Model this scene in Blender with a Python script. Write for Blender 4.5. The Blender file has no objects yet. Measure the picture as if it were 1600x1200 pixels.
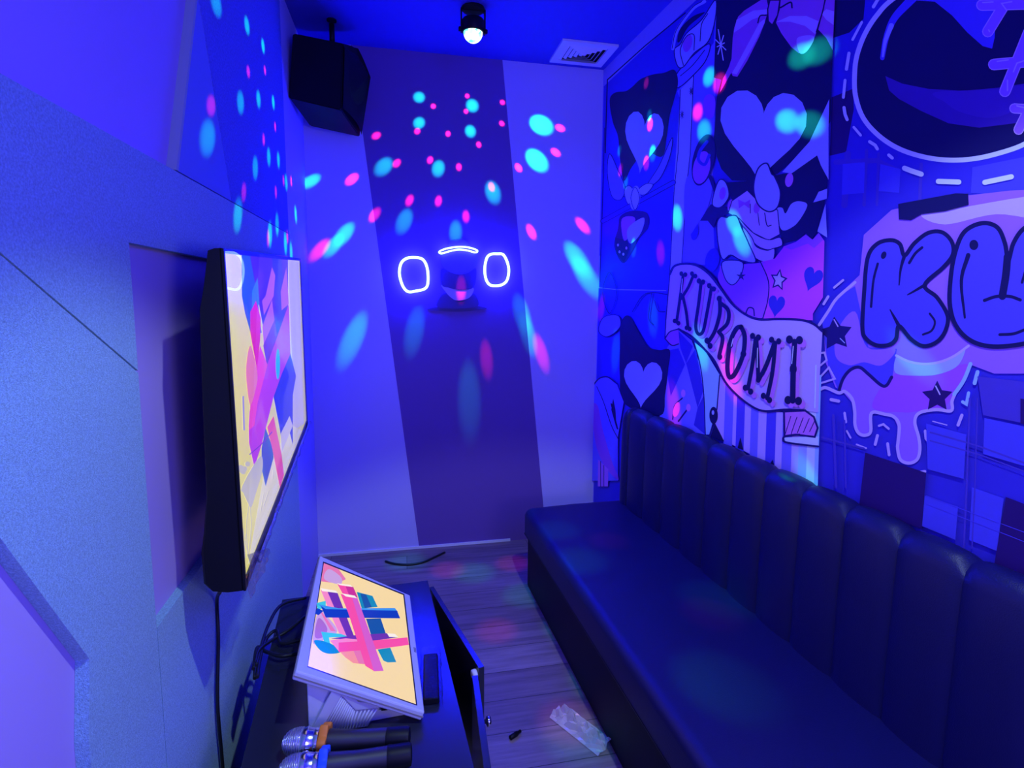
import bpy, bmesh, math, random
from mathutils import Vector, Matrix
from mathutils.geometry import tessellate_polygon
random.seed(7)
sc = bpy.context.scene
col = sc.collection
PI = math.pi

# ---------------------------------------------------------------- camera (solved from the photograph's straight edges)
YAW, PITCH, ROLL = math.radians(12.052), math.radians(-6.681), math.radians(0.506)
FL, CX, CY = 867.18, 814.755, 568.364
CAM = Vector((0, 0, 1.4244))
WL, WR, WD, WH = -0.4967, 1.1102, 3.0882, 2.69        # left wall x, back-right corner x, back wall y, ceiling z
WB = -0.95                                            # wall behind the camera
_f = Vector((math.sin(YAW)*math.cos(PITCH), math.cos(YAW)*math.cos(PITCH), math.sin(PITCH)))
_r = Vector((math.cos(YAW), -math.sin(YAW), 0))
_u = _r.cross(_f)
CR = math.cos(ROLL)*_r + math.sin(ROLL)*_u
CU = -math.sin(ROLL)*_r + math.cos(ROLL)*_u
CF = _f
def ray(p):
    return CF + CR*((p[0]-CX)/FL) - CU*((p[1]-CY)/FL)
def at(p, ax, val):
    d = ray(p); return CAM + d*((val-CAM[ax])/d[ax])
def hit(p, o, n):
    d = ray(p); return CAM + d*((o-CAM).dot(n)/d.dot(n))

cd = bpy.data.cameras.new('camera'); cam = bpy.data.objects.new('camera', cd); col.objects.link(cam)
m = Matrix.Identity(4)
for i in range(3):
    m[i][0] = CR[i]; m[i][1] = CU[i]; m[i][2] = -CF[i]; m[i][3] = CAM[i]
cam.matrix_world = m
cd.sensor_fit = 'HORIZONTAL'; cd.sensor_width = 36; cd.lens = 36*FL/1600
cd.shift_x = -(CX-800)/1600; cd.shift_y = (CY-600)/1600
cd.clip_start = 0.02
sc.camera = cam

# sofa / right wall frame: s along the wall towards the camera, t out of the wall
RA = math.radians(2.446)
RC = Vector((WR, WD, 0)); RS = Vector((math.sin(RA), -math.cos(RA), 0)); RT = Vector((-math.cos(RA), -math.sin(RA), 0))
def W3(s, t, z): return RC + RS*s + RT*t + Vector((0, 0, z))

# ---------------------------------------------------------------- materials
MATS = {}
def mat(name, colr, rough=.5, spec=.4, metal=0, bump=0, bscale=200, var=0, vscale=8, coat=0, emit=None, estr=0, alpha=1, sheen=0):
    if name in MATS: return MATS[name]
    mt = bpy.data.materials.new(name); mt.use_nodes = True
    nt = mt.node_tree; b = nt.nodes['Principled BSDF']
    b.inputs['Base Color'].default_value = (*colr, 1)
    b.inputs['Roughness'].default_value = rough
    b.inputs['Specular IOR Level'].default_value = spec
    b.inputs['Metallic'].default_value = metal
    b.inputs['Coat Weight'].default_value = coat
    b.inputs['Coat Roughness'].default_value = .04
    if sheen: b.inputs['Sheen Weight'].default_value = sheen
    if emit:
        b.inputs['Emission Color'].default_value = (*emit, 1); b.inputs['Emission Strength'].default_value = estr
    tc = nt.nodes.new('ShaderNodeTexCoord')
    if bump:
        n = nt.nodes.new('ShaderNodeTexNoise'); n.inputs['Scale'].default_value = bscale; n.inputs['Detail'].default_value = 4
        bp = nt.nodes.new('ShaderNodeBump'); bp.inputs['Strength'].default_value = bump; bp.inputs['Distance'].default_value = .002
        nt.links.new(tc.outputs['Object'], n.inputs['Vector']); nt.links.new(n.outputs['Fac'], bp.inputs['Height'])
        nt.links.new(bp.outputs['Normal'], b.inputs['Normal'])
    if var:
        n2 = nt.nodes.new('ShaderNodeTexNoise'); n2.inputs['Scale'].default_value = vscale; n2.inputs['Detail'].default_value = 5
        r = nt.nodes.new('ShaderNodeValToRGB')
        r.color_ramp.elements[0].color = (*[c*(1-var) for c in colr], 1); r.color_ramp.elements[0].position = .3
        r.color_ramp.elements[1].color = (*[min(1, c*(1+var)) for c in colr], 1); r.color_ramp.elements[1].position = .7
        nt.links.new(tc.outputs['Object'], n2.inputs['Vector']); nt.links.new(n2.outputs['Fac'], r.inputs['Fac'])
        nt.links.new(r.outputs['Color'], b.inputs['Base Color'])
    MATS[name] = mt
    return mt

def floor_mat():
    mt = bpy.data.materials.new('wood_plank_floor'); mt.use_nodes = True; nt = mt.node_tree; b = nt.nodes['Principled BSDF']
    tc = nt.nodes.new('ShaderNodeTexCoord')
    br = nt.nodes.new('ShaderNodeTexBrick')
    br.inputs['Scale'].default_value = 1; br.inputs['Brick Width'].default_value = 1.1; br.inputs['Row Height'].default_value = .15
    br.inputs['Mortar Size'].default_value = .0015; br.inputs['Mortar Smooth'].default_value = .3; br.offset = .37
    br.inputs['Color1'].default_value = (.25, .17, .18, 1); br.inputs['Color2'].default_value = (.40, .29, .29, 1); br.inputs['Mortar'].default_value = (.05, .04, .04, 1)
    mp = nt.nodes.new('ShaderNodeMapping'); mp.inputs['Scale'].default_value = (1.3, 16, 1)
    n = nt.nodes.new('ShaderNodeTexNoise'); n.inputs['Scale'].default_value = 2.2; n.inputs['Detail'].default_value = 8; n.inputs['Roughness'].default_value = .65
    r = nt.nodes.new('ShaderNodeValToRGB'); r.color_ramp.elements[0].position = .35; r.color_ramp.elements[0].color = (.6, .6, .6, 1)
    r.color_ramp.elements[1].position = .62; r.color_ramp.elements[1].color = (1, 1, 1, 1)
    mx = nt.nodes.new('ShaderNodeMix'); mx.data_type = 'RGBA'; mx.blend_type = 'MULTIPLY'; mx.inputs['Factor'].default_value = 1
    L = nt.links.new
    L(tc.outputs['Object'], br.inputs['Vector']); L(tc.outputs['Object'], mp.inputs['Vector']); L(mp.outputs['Vector'], n.inputs['Vector'])
    L(n.outputs['Fac'], r.inputs['Fac']); L(br.outputs['Color'], mx.inputs[6]); L(r.outputs['Color'], mx.inputs[7]); L(mx.outputs[2], b.inputs['Base Color'])
    bp = nt.nodes.new('ShaderNodeBump'); bp.inputs['Strength'].default_value = .15; bp.inputs['Distance'].default_value = .002
    L(n.outputs['Fac'], bp.inputs['Height']); L(bp.outputs['Normal'], b.inputs['Normal'])
    b.inputs['Roughness'].default_value = .42; b.inputs['Specular IOR Level'].default_value = .35
    return mt

def film_mat(name, rough=.06, strength=.5, scale=14, tint=(1, 1, 1), base=.06, fres=True, ior=.8):
    mt = bpy.data.materials.new(name); mt.use_nodes = True; nt = mt.node_tree; nt.nodes.clear()
    L = nt.links.new
    o = nt.nodes.new('ShaderNodeOutputMaterial'); tr = nt.nodes.new('ShaderNodeBsdfTransparent'); tr.inputs['Color'].default_value = (*tint, 1)
    g = nt.nodes.new('ShaderNodeBsdfGlossy'); g.inputs['Roughness'].default_value = rough
    lw = nt.nodes.new('ShaderNodeLayerWeight'); lw.inputs['Blend'].default_value = .5
    fr = nt.nodes.new('ShaderNodeMath'); fr.operation = 'POWER'; fr.inputs[1].default_value = 6; L(lw.outputs['Facing'], fr.inputs[0])
    fm = nt.nodes.new('ShaderNodeMath'); fm.operation = 'MULTIPLY'; fm.inputs[1].default_value = ior; L(fr.outputs[0], fm.inputs[0])
    ad = nt.nodes.new('ShaderNodeMath'); ad.operation = 'ADD'; ad.inputs[1].default_value = base; ad.use_clamp = True
    mx = nt.nodes.new('ShaderNodeMixShader')
    tc = nt.nodes.new('ShaderNodeTexCoord'); n = nt.nodes.new('ShaderNodeTexNoise'); n.inputs['Scale'].default_value = scale; n.inputs['Detail'].default_value = 3
    bp = nt.nodes.new('ShaderNodeBump'); bp.inputs['Strength'].default_value = strength; bp.inputs['Distance'].default_value = .01
    L(tc.outputs['Object'], n.inputs['Vector']); L(n.outputs['Fac'], bp.inputs['Height']); L(bp.outputs['Normal'], g.inputs['Normal'])
    if fres: L(fm.outputs[0], ad.inputs[0])
    else: ad.inputs[0].default_value = 0
    L(ad.outputs[0], mx.inputs['Fac']); L(tr.outputs[0], mx.inputs[1]); L(g.outputs[0], mx.inputs[2]); L(mx.outputs[0], o.inputs['Surface'])
    return mt

def srgb(r, g, b):
    f = lambda c: (c/255/12.92) if c/255 <= .04045 else ((c/255+.055)/1.055)**2.4
    return (f(r), f(g), f(b))

# ---------------------------------------------------------------- mesh helpers
class MB:
    def __init__(s): s.bm = bmesh.new(); s.ms = []
    def mi(s, m):
        if m not in s.ms: s.ms.append(m)
        return s.ms.index(m)
    def face(s, pts, m=None):
        vs = [s.bm.verts.new(p) for p in pts]
        try: f = s.bm.faces.new(vs)
        except ValueError: return None
        if m: f.material_index = s.mi(m)
        return f
    def grid(s, rows, close_u=False, m=None, smooth=True):
        R = [[s.bm.verts.new(p) for p in r] for r in rows]
        mi = s.mi(m) if m else 0
        n = len(R[0])
        for i in range(len(R)-1):
            for j in range(n if close_u else n-1):
                f = s.bm.faces.new((R[i][j], R[i][(j+1) % n], R[i+1][(j+1) % n], R[i+1][j])); f.smooth = smooth; f.material_index = mi
        return R
    def cap(s, ring, m=None, flip=False):
        vs = list(reversed(ring)) if flip else list(ring)
        f = s.bm.faces.new(vs)
        if m: f.material_index = s.mi(m)
    def box8(s, p, m=None, bev=0, seg=2):
        # p: 8 corners, bottom ring 0-3 then top ring 4-7
        v = [s.bm.verts.new(q) for q in p]; mi = s.mi(m) if m else 0
        fs = []
        for q in ((3, 2, 1, 0), (4, 5, 6, 7), (0, 1, 5, 4), (1, 2, 6, 5), (2, 3, 7, 6), (3, 0, 4, 7)):
            f = s.bm.faces.new([v[i] for i in q]); f.material_index = mi; fs.append(f)
        if bev:
            es = list({e for f in fs for e in f.edges})
            bmesh.ops.bevel(s.bm, geom=es, offset=bev, segments=seg, affect='EDGES', profile=.5, clamp_overlap=True)
    def box(s, x0, x1, y0, y1, z0, z1, m=None, bev=0, xf=None, seg=2):
        p = [Vector(q) for q in ((x0, y0, z0), (x1, y0, z0), (x1, y1, z0), (x0, y1, z0), (x0, y0, z1), (x1, y0, z1), (x1, y1, z1), (x0, y1, z1))]
        if xf: p = [xf(q) for q in p]
        s.box8(p, m, bev, seg)
    def tube(s, pts, r, m=None, n=10, closed=False, caps=True):
        pts = [Vector(p) for p in pts]; N = len(pts)
        rr = r if isinstance(r, (list, tuple)) else [r]*N
        rows = []; prev = None
        for i, p in enumerate(pts):
            if closed: t = pts[(i+1) % N]-pts[i-1]
            else: t = pts[min(i+1, N-1)]-pts[max(i-1, 0)]
            t.normalize()
            if prev is None:
                a = Vector((0, 0, 1)) if abs(t.z) < .9 else Vector((1, 0, 0))
                u = t.cross(a).normalized()
            else: u = (prev - t*prev.dot(t)).normalized()
            prev = u; w = t.cross(u)
            rows.append([p+(u*math.cos(2*PI*k/n)+w*math.sin(2*PI*k/n))*rr[i] for k in range(n)])
        if closed: rows.append(rows[0])
        R = s.grid(rows, True, m)
        if caps and not closed: s.cap(R[0], m); s.cap(R[-1], m, True)
    def lathe(s, prof, o, ax, m=None, n=24, caps=True):
        # prof: list of (distance along ax, radius)
        ax = Vector(ax).normalized(); o = Vector(o)
        a = Vector((0, 0, 1)) if abs(ax.z) < .9 else Vector((1, 0, 0))
        u = ax.cross(a).normalized(); w = ax.cross(u)
        R = s.grid([[o+ax*d+(u*math.cos(2*PI*k/n)+w*math.sin(2*PI*k/n))*max(r, 1e-4) for k in range(n)] for d, r in prof], True, m)
        if caps: s.cap(R[0], m); s.cap(R[-1], m, True)
    def prism(s, pts, off, m=None, bev=0):
        pts = [Vector(p) for p in pts]; off = Vector(off); mi = s.mi(m) if m else 0
        a = [s.bm.verts.new(p) for p in pts]; b = [s.bm.verts.new(p+off) for p in pts]; n = len(pts)
        fs = [s.bm.faces.new(list(reversed(a))), s.bm.faces.new(b)]
        for i in range(n): fs.append(s.bm.faces.new((a[i], a[(i+1) % n], b[(i+1) % n], b[i])))
        for f in fs: f.material_index = mi
        if bev:
            es = list({e for f in fs for e in f.edges})
            bmesh.ops.bevel(s.bm, geom=es, offset=bev, segments=2, affect='EDGES', profile=.5, clamp_overlap=True)
    def build(s, name, m=None, parent=None, smooth=None):
        bmesh.ops.recalc_face_normals(s.bm, faces=s.bm.faces[:]) if not getattr(s, 'keep', False) else None
        me = bpy.data.meshes.new(name); s.bm.to_mesh(me); s.bm.free()
        if s.ms:
            for q in s.ms: me.materials.append(q)
        elif m: me.materials.append(m)
        o = bpy.data.objects.new(name, me); col.objects.link(o)
        if smooth is not None:
            for p in me.polygons: p.use_smooth = True
            try: me.set_sharp_from_angle(angle=math.radians(smooth))
            except Exception: pass
        if parent:
            o.parent = parent; o.matrix_parent_inverse = parent.matrix_world.inverted()
        return o

def tag(o, label=None, cat=None, group=None, kind=None):
    if label: o['label'] = label
    if cat: o['category'] = cat
    if group: o['group'] = group
    if kind: o['kind'] = kind
    return o
def empty(name, loc, label, cat, group=None):
    o = bpy.data.objects.new(name, None); col.objects.link(o); o.location = loc; o.empty_display_size = .05
    o.matrix_world = Matrix.Translation(loc)
    return tag(o, label, cat, group)
def struct(o, label, cat):
    return tag(o, label, cat, None, 'structure')

def smooth_closed(pts, k=6):
    P = [Vector((p[0], p[1])) for p in pts]; n = len(P); out = []
    for i in range(n):
        a, b, c, d = P[i-1], P[i], P[(i+1) % n], P[(i+2) % n]
        for j in range(k):
            t = j/k
            out.append(.5*((2*b)+(c-a)*t+(2*a-5*b+4*c-d)*t*t+(3*b-a-3*c+d)*t**3))
    return [(q.x, q.y) for q in out]
def smooth_open(pts, k=6):
    P = [Vector(p) for p in pts]; out = []
    P = [2*P[0]-P[1]]+P+[2*P[-1]-P[-2]]
    for i in range(1, len(P)-2):
        a, b, c, d = P[i-1], P[i], P[i+1], P[i+2]
        for j in range(k):
            t = j/k
            out.append(.5*((2*b)+(c-a)*t+(2*a-5*b+4*c-d)*t*t+(3*b-a-3*c+d)*t**3))
    out.append(P[-2]); return out

class Print:
    """flat printed shapes on one plane (a mural or a screen), stacked in hair-thin layers"""
    def __init__(s, o, n, step=.00005, start=.0004):
        s.o, s.n = Vector(o), Vector(n).normalized(); s.k = 0; s.mb = MB(); s.mb.keep = True; s.step = step; s.start = start
    def P(s, p):
        off = s.start+s.k*s.step
        return hit(p, s.o+s.n*off, s.n)
    def poly3(s, pts3, m):
        # faces turned towards the room
        tris = tessellate_polygon([pts3]); mi = s.mb.mi(m)
        vs = [s.mb.bm.verts.new(p) for p in pts3]
        for t in tris:
            a, b, c = [pts3[i] for i in t]
            nn = (b-a).cross(c-a)
            if nn.length < 1e-12: continue
            q = t if nn.dot(s.n) > 0 else (t[0], t[2], t[1])
            try: f = s.mb.bm.faces.new([vs[i] for i in q]); f.material_index = mi
            except ValueError: pass
    def poly(s, pts, m, sm=False):
        if sm: pts = smooth_closed(pts)
        s.poly3([s.P(p) for p in pts], m); s.k += 1
    def stroke(s, pts, w, m, sm=True, closed=False):
        pts = [Vector((p[0], p[1])) for p in pts]
        if closed: pts = [Vector(p) for p in smooth_closed(pts)] if sm else pts
        elif sm and len(pts) > 2: pts = smooth_open(pts)
        N = len(pts); ww = w if isinstance(w, (list, tuple)) else None
        def width(i): return w if ww is None else ww[0]+(ww[1]-ww[0])*i/max(1, N-1)
        # one seamless ribbon with mitred joints and round ends
        keep = [0]+[i for i in range(1, N) if (pts[i]-pts[i-1]).length > 1e-4]
        idx = [width(i)/2 for i in keep]; pts = [pts[i] for i in keep]; N = len(pts)
        Lf, Rt = [], []
        for i in range(N):
            a = pts[i-1] if (closed or i > 0) else None; c = pts[(i+1) % N] if (closed or i < N-1) else None
            n1 = Vector((-(pts[i]-a).y, (pts[i]-a).x)).normalized() if a is not None else None
            n2 = Vector((-(c-pts[i]).y, (c-pts[i]).x)).normalized() if c is not None else None
            if n1 is None or n1.length == 0: n1 = n2
            if n2 is None or n2.length == 0: n2 = n1
            nn = n1+n2
            if nn.length < .2: nn = n1.copy()
            nn.normalize(); k = 1/max(.55, nn.dot(n1))
            Lf.append(pts[i]+nn*idx[i]*k); Rt.append(pts[i]-nn*idx[i]*k)
        mi = s.mb.mi(m)
        vl = [s.mb.bm.verts.new(s.P(p)) for p in Lf]; vr = [s.mb.bm.verts.new(s.P(p)) for p in Rt]
        def quad(q):
            nn = (q[1].co-q[0].co).cross(q[2].co-q[0].co)+(q[2].co-q[0].co).cross(q[3].co-q[0].co)
            if nn.dot(s.n) < 0: q = q[::-1]
            try: f = s.mb.bm.faces.new(q); f.material_index = mi
            except ValueError: pass
        for i in (range(N) if closed else range(N-1)):
            k = (i+1) % N; quad([vl[i], vl[k], vr[k], vr[i]])
        if not closed and N > 1:
            for e, o_ in ((0, 1), (N-1, N-2)):
                d = (pts[e]-pts[o_]).normalized(); nn = Vector((-d.y, d.x)); r = idx[e]
                s.poly3([s.P(pts[e]+nn*r*math.cos(PI*k/6)+d*r*math.sin(PI*k/6)) for k in range(7)], m)
        s.k += 1
    def ell(s, c, rx, ry, m, rot=0, n=28):
        cr, sr = math.cos(math.radians(rot)), math.sin(math.radians(rot))
        s.poly([(c[0]+rx*math.cos(2*PI*k/n)*cr-ry*math.sin(2*PI*k/n)*sr, c[1]+rx*math.cos(2*PI*k/n)*sr+ry*math.sin(2*PI*k/n)*cr) for k in range(n)], m)
    def shape(s, pts, fill, line=None, w=0, sm=True):
        s.poly(pts, fill, sm)
        if line: s.stroke(pts, w, line, sm, True)

def crop(x0, y0, sc_):
    return lambda *p: [(x0+q[0]/sc_, y0+q[1]/sc_) for q in p]

# ---------------------------------------------------------------- materials in use
M_wall = mat('painted_wall', (.53, .48, .84), .6, .25, bump=.1, bscale=120)
M_left = mat('lavender_painted_panel', (.50, .36, .72), .55, .25, bump=.05, bscale=120)
M_stripe = mat('dark_plum_painted_stripe', (.17, .085, .36), .6, .25, bump=.1, bscale=120)
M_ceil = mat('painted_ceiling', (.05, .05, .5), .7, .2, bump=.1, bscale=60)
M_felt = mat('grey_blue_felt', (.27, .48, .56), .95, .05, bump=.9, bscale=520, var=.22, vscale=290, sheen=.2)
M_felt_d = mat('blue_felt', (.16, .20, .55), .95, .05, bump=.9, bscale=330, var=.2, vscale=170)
M_edge = mat('grey_green_edge', (.42, .52, .42), .7, .2)
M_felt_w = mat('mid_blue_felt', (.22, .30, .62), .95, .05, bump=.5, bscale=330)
M_trim = mat('white_trim', (.75, .75, .8), .45, .4)
M_black = mat('black_plastic', (.005, .005, .008), .5, .22)
M_blackgloss = mat('black_gloss_plastic', (.006, .006, .009), .48, 1.0)
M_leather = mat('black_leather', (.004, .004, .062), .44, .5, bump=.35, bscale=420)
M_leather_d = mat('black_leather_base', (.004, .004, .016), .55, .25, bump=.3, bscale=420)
M_cab = mat('black_laminate', (.022, .024, .04), .22, .5, bump=.05, bscale=300)
M_cab_in = mat('cabinet_inside', (.008, .008, .01), .8, .1)
M_chrome = mat('chrome', (.8, .8, .85), .18, .5, metal=1)
M_steel = mat('steel_mesh', (.55, .56, .62), .3, .5, metal=1, bump=1, bscale=900)
M_white = mat('light_grey_plastic', (.62, .62, .68), .45, .4)
M_vent = mat('vent_grille_grey', (.42, .42, .48), .5, .3)
M_orange = mat('orange_rubber', (.85, .25, .03), .55, .3)
M_bluer = mat('blue_rubber', (.03, .12, .75), .55, .3)
M_cable = mat('black_cable', (.012, .012, .016), .45, .4)
M_slot = mat('dark_slot', (.01, .01, .015), .7, .2)
M_floor = floor_mat()

# ---------------------------------------------------------------- room shell
def yR(y):  # right wall x at depth y
    return WR + math.tan(RA)*(WD-y)
XR = yR(WB)
b = MB(); b.box(WL-.1, XR+.15, WB-.1, WD+.1, -.08, 0); struct(b.build('floor', M_floor), 'grey brown wood plank floor between cabinet and sofa', 'floor')
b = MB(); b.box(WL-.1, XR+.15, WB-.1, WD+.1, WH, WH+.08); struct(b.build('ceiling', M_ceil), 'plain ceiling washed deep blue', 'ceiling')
b = MB(); b.box(WL-.1, WL, WB-.1, WD+.1, 0, WH); struct(b.build('wall_left', M_left), 'smooth lavender wall behind the felt panels and television', 'wall')
b = MB(); b.prism([(WR, WD+.1, 0), (WR, WD, 0), (XR, WB, 0), (XR, WB-.1, 0), (XR+.15, WB-.1, 0), (XR+.15, WD+.1, 0)], (0, 0, WH))
struct(b.build('wall_right', mat('right_wall_paint', (.35, .30, .7), .6, .25)), 'wall that carries the printed murals behind the sofa', 'wall')
b = MB(); b.box(WL, XR, WB-.1, WB, 0, WH); struct(b.build('wall_front', M_wall), 'plain wall behind the viewer', 'wall')
# back wall: three painted fields on one face
b = MB(); b.keep = True
A0, A1 = at((548, 70), 1, WD), at((655, 856), 1, WD)
B0, B1 = at((785, 94), 1, WD), at((848, 780), 1, WD)
def ext(p, q, z):
    t = (z-p.z)/(q.z-p.z); return (p.x+(q.x-p.x)*t, WD, z)
a0, a1, b0, b1 = ext(A0, A1, WH), ext(A0, A1, 0), ext(B0, B1, WH), ext(B0, B1, 0)
b.face([(WL, WD, 0), a1, a0, (WL, WD, WH)], M_wall); b.face([a1, b1, b0, a0], M_stripe); b.face([b1, (WR, WD, 0), (WR, WD, WH), b0], M_wall)
b.box(WL, WR, WD+.001, WD+.1, 0, WH, M_wall)
struct(b.build('wall_back'), 'lavender back wall with a slanted plum stripe down its middle', 'wall')
b = MB(); b.box(WL, .60, WD-.008, WD, 0, .014); struct(b.build('baseboard_back', M_trim), 'thin white strip along the foot of the back wall', 'baseboard')
b = MB(); b.box(WL, WL+.02, 2.60, WD, 0, WH); struct(b.build('trim_1', M_wall), 'narrow plain strip of wall between felt panels and back corner', 'trim')

# ---------------------------------------------------------------- felt panels on the left wall
FX = WL+.02
def fp(p):
    q = at(p, 0, FX); return (q.y, q.z)
def felt(pts, m, name, label, dx=.02):
    b = MB()
    b.prism([(FX-dx+.0004, y, z) for y, z in pts], (dx-.0004, 0, 0), m)
    # make sure the front is bevelled slightly
    return tag(b.build(name), label, 'wall panel', 'felt panels on the left wall')
g = .0015
far = 2.597
l0, l1 = fp((0, 115)), fp((470, 362))          # long shallow seam
def seam(y, d=0): return 1.694+d
z1 = 1.694
tr0, tr1 = fp((305, 0)), fp((275, 265))
def lean(z):  # y of the slanted edge at height z
    t = (z-tr1[1])/(tr0[1]-tr1[1]); return tr1[0]+(tr0[0]-tr1[0])*t
gv0, gv1 = fp((310, 10)), fp((362, 315))
def lean2(z):
    t = (z-gv1[1])/(gv0[1]-gv1[1]); return gv1[0]+(gv0[0]-gv1[0])*t
# upper two panels: they meet in a point just above the picture
zt = tr0[1]+.02
yt = lean(zt)+.012
def lean2(z): return gv1[0]+(yt-gv1[0])*(z-gv1[1])/(zt-gv1[1])
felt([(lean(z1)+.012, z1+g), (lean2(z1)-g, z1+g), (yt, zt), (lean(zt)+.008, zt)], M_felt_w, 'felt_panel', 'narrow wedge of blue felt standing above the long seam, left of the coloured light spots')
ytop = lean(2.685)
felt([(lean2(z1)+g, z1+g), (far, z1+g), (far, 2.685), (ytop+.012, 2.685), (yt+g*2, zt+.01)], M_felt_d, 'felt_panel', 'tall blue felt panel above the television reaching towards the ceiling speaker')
b = MB(); b.prism([(WL, lean(z1), z1+g), (WL, lean(z1)+.0115, z1+g), (WL, ytop+.0115, 2.685), (WL, ytop, 2.685)], (.021, 0, 0), M_edge)
struct(b.build('trim_2'), 'slanting grey green edge strip left of the upper felt panels', 'trim')
# band above the recess and the big left part, recess traced from the photograph
r0 = fp((195, 378)); rz = 1.518; rb0 = fp((250, 975)); rb1 = fp((300, 905))
ryl = (r0[0]+rb0[0])/2
s0, s1 = fp((0, 395)), fp((210, 575))
sl = (s1[1]-s0[1])/(s1[0]-s0[0])
def sz(y): return s0[1]+sl*(y-s0[0])
yi = s0[0]+(z1-g-s0[1])/sl
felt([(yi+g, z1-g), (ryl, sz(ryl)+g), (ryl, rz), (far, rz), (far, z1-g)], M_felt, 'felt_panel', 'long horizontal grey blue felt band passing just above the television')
p0, p1 = fp((0, 840)), fp((140, 1030))
psl = (p1[1]-p0[1])/(p1[0]-p0[0])
pq = fp((115, 1200)); yp = p1[0]
rsl = (rb1[1]-rb0[1])/(rb1[0]-rb0[0])
# lower left piece: under the groove, around the pentagon, under the recess
ym = 1.50
zb = rb0[1]
gb = lambda y: zb-.02-(y-ryl)*.55
felt([(WB+.02, z1-g), (yi-2*g, z1-g), (ryl, sz(ryl)-2*g), (ryl, zb), (ryl, .02), (yp-.03, .02), (yp-.02, p1[1]-.12), (yp, p1[1]), (.45, p1[1]+psl*(.45-yp)), (WB+.02, p1[1]+psl*(.45-yp))], M_felt, 'felt_panel', 'large grey blue felt piece left of the television with a cut corner below')
felt([(ryl+g*2, .02), (ryl+g*2, zb), (ryl+.3, zb+rsl*.3), (far, zb+rsl*.3), (far, .02)], M_felt, 'felt_panel', 'low felt panel under the television behind the black cabinet')

# ---------------------------------------------------------------- murals on the right wall
def pm(name, c, rough=.55): return mat('print_'+name, c, rough, .16)
base = pm('blue', (.05, .035, .55)); base2 = pm('mid_blue', (.22, .18, .85)); light = pm('light_blue', (.46, .48, .95)); pale = pm('pale', (.80, .82, .97))
lav = pm('lavender', (.68, .46, .9)); pink = pm('magenta', (.85, .08, .80)); purple = pm('purple', (.50, .10, .85)); bow = pm('bow_purple', (.55, .12, .66)); bowl = pm('bow_light', (.72, .42, .88))
navy = pm('navy', (.012, .010, .085)); line = pm('line', (.018, .010, .14)); blk = pm('dark_violet', (.03, .008, .13)); white = pm('chalk', (.88, .88, .98)); cyan = pm('aqua', (.40, .62, .98))
rose = pm('rose', (.75, .22, .75)); cloud = pm('violet_cloud', (.42, .16, .85)); letter = pm('letter_blue', (.10, .07, .72)); sheen = pm('dark_sheen', (.07, .025, .34))
plaid = pm('plaid_dark', (.085, .05, .48)); plaidl = pm('plaid_light', (.085, .07, .68))

def mural(quad, label, m):
    pr = Print(RC, RT)
    pr.k = 0
    # board with real thickness
    return pr
def board(pr, quad, m):
    pts = [W3(s, .0002, z) for s, z in quad]
    pr.poly3([p+RT*.0001 for p in pts], m)

P1 = Print(RC, RT)
board(P1, [(.012, 0), (.012, 2.60), (1.648, 2.60), (1.775, 0)], base)
cA, cB, cC = crop(930, 0, 4.2105), crop(930, 200, 4.2105), crop(910, 400, 3.3325)
def heart(c, w, h, m, rot=0, P=None):
    P = P or P1; pts = []
    for k in range(30):
        t = 2*PI*k/30
        x = 16*math.sin(t)**3/16; y = -(13*math.cos(t)-5*math.cos(2*t)-2*math.cos(3*t)-math.cos(4*t))/15
        cr, sr = math.cos(math.radians(rot)), math.sin(math.radians(rot))
        pts.append((c[0]+(x*w)*cr-(y*h)*sr, c[1]+(x*w)*sr+(y*h)*cr))
    P.poly(pts, m)
# left picture frame strip
P1.poly(cA((540, 600), (660, 460), (780, 280), (800, 0), (800, 300))+cB((775, 300), (775, 600), (790, 900), (560, 900), (575, 700), (630, 0)), base2)
P1.poly(cA((560, 590), (648, 500), (640, 700), (625, 1011))+cB((600, 420), (570, 890), (490, 960), (520, 330), (545, 0)), light)
P1.stroke(cA((66, 1005), (80, 525), (330, 300), (592, 85)), 1.8, navy, sm=False)
P1.stroke(cA((648, 480), (625, 1011))+cB((600, 400), (570, 890)), 1.3, line, sm=False)
P1.stroke(cA((560, 590), (545, 1000))+cB((520, 400), (490, 960)), 1.3, line, sm=False)
P1.stroke(cB((62, 0), (45, 600), (30, 1011)), 1.2, line, sm=False)
P1.stroke(cC((90, 0), (85, 165), (180, 175), (435, 180)), 1.2, light, sm=False)
# teacup
P1.shape(cA((510, 570), (540, 480), (640, 370), (740, 290), (755, 320), (720, 410), (640, 500), (560, 570)), base2, line, 1.6)
P1.shape(cA((520, 330), (560, 290), (600, 220), (700, 130), (790, 0), (790, 120), (745, 270), (650, 350), (580, 440), (540, 430)), light, line, 1.6)
P1.poly(cA((540, 270), (560, 190), (640, 110), (720, 80), (690, 110), (610, 180), (560, 270)), navy, True)
P1.stroke(cA((510, 320), (540, 200), (640, 60), (720, 10)), 5, light); P1.stroke(cA((505, 320), (535, 195), (635, 55), (700, 10)), 1.2, line)
P1.ell(cA((608, 285))[0], 7, 14, bow, 14)
P1.stroke(cA((580, 430), (560, 330), (600, 240), (650, 230), (650, 330)), 1.4, line); P1.stroke(cA((690, 270), (700, 160), (740, 90)), 1.4, line)
P1.stroke(cA((560, 500), (640, 430), (720, 330)), 1.2, line)
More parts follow.
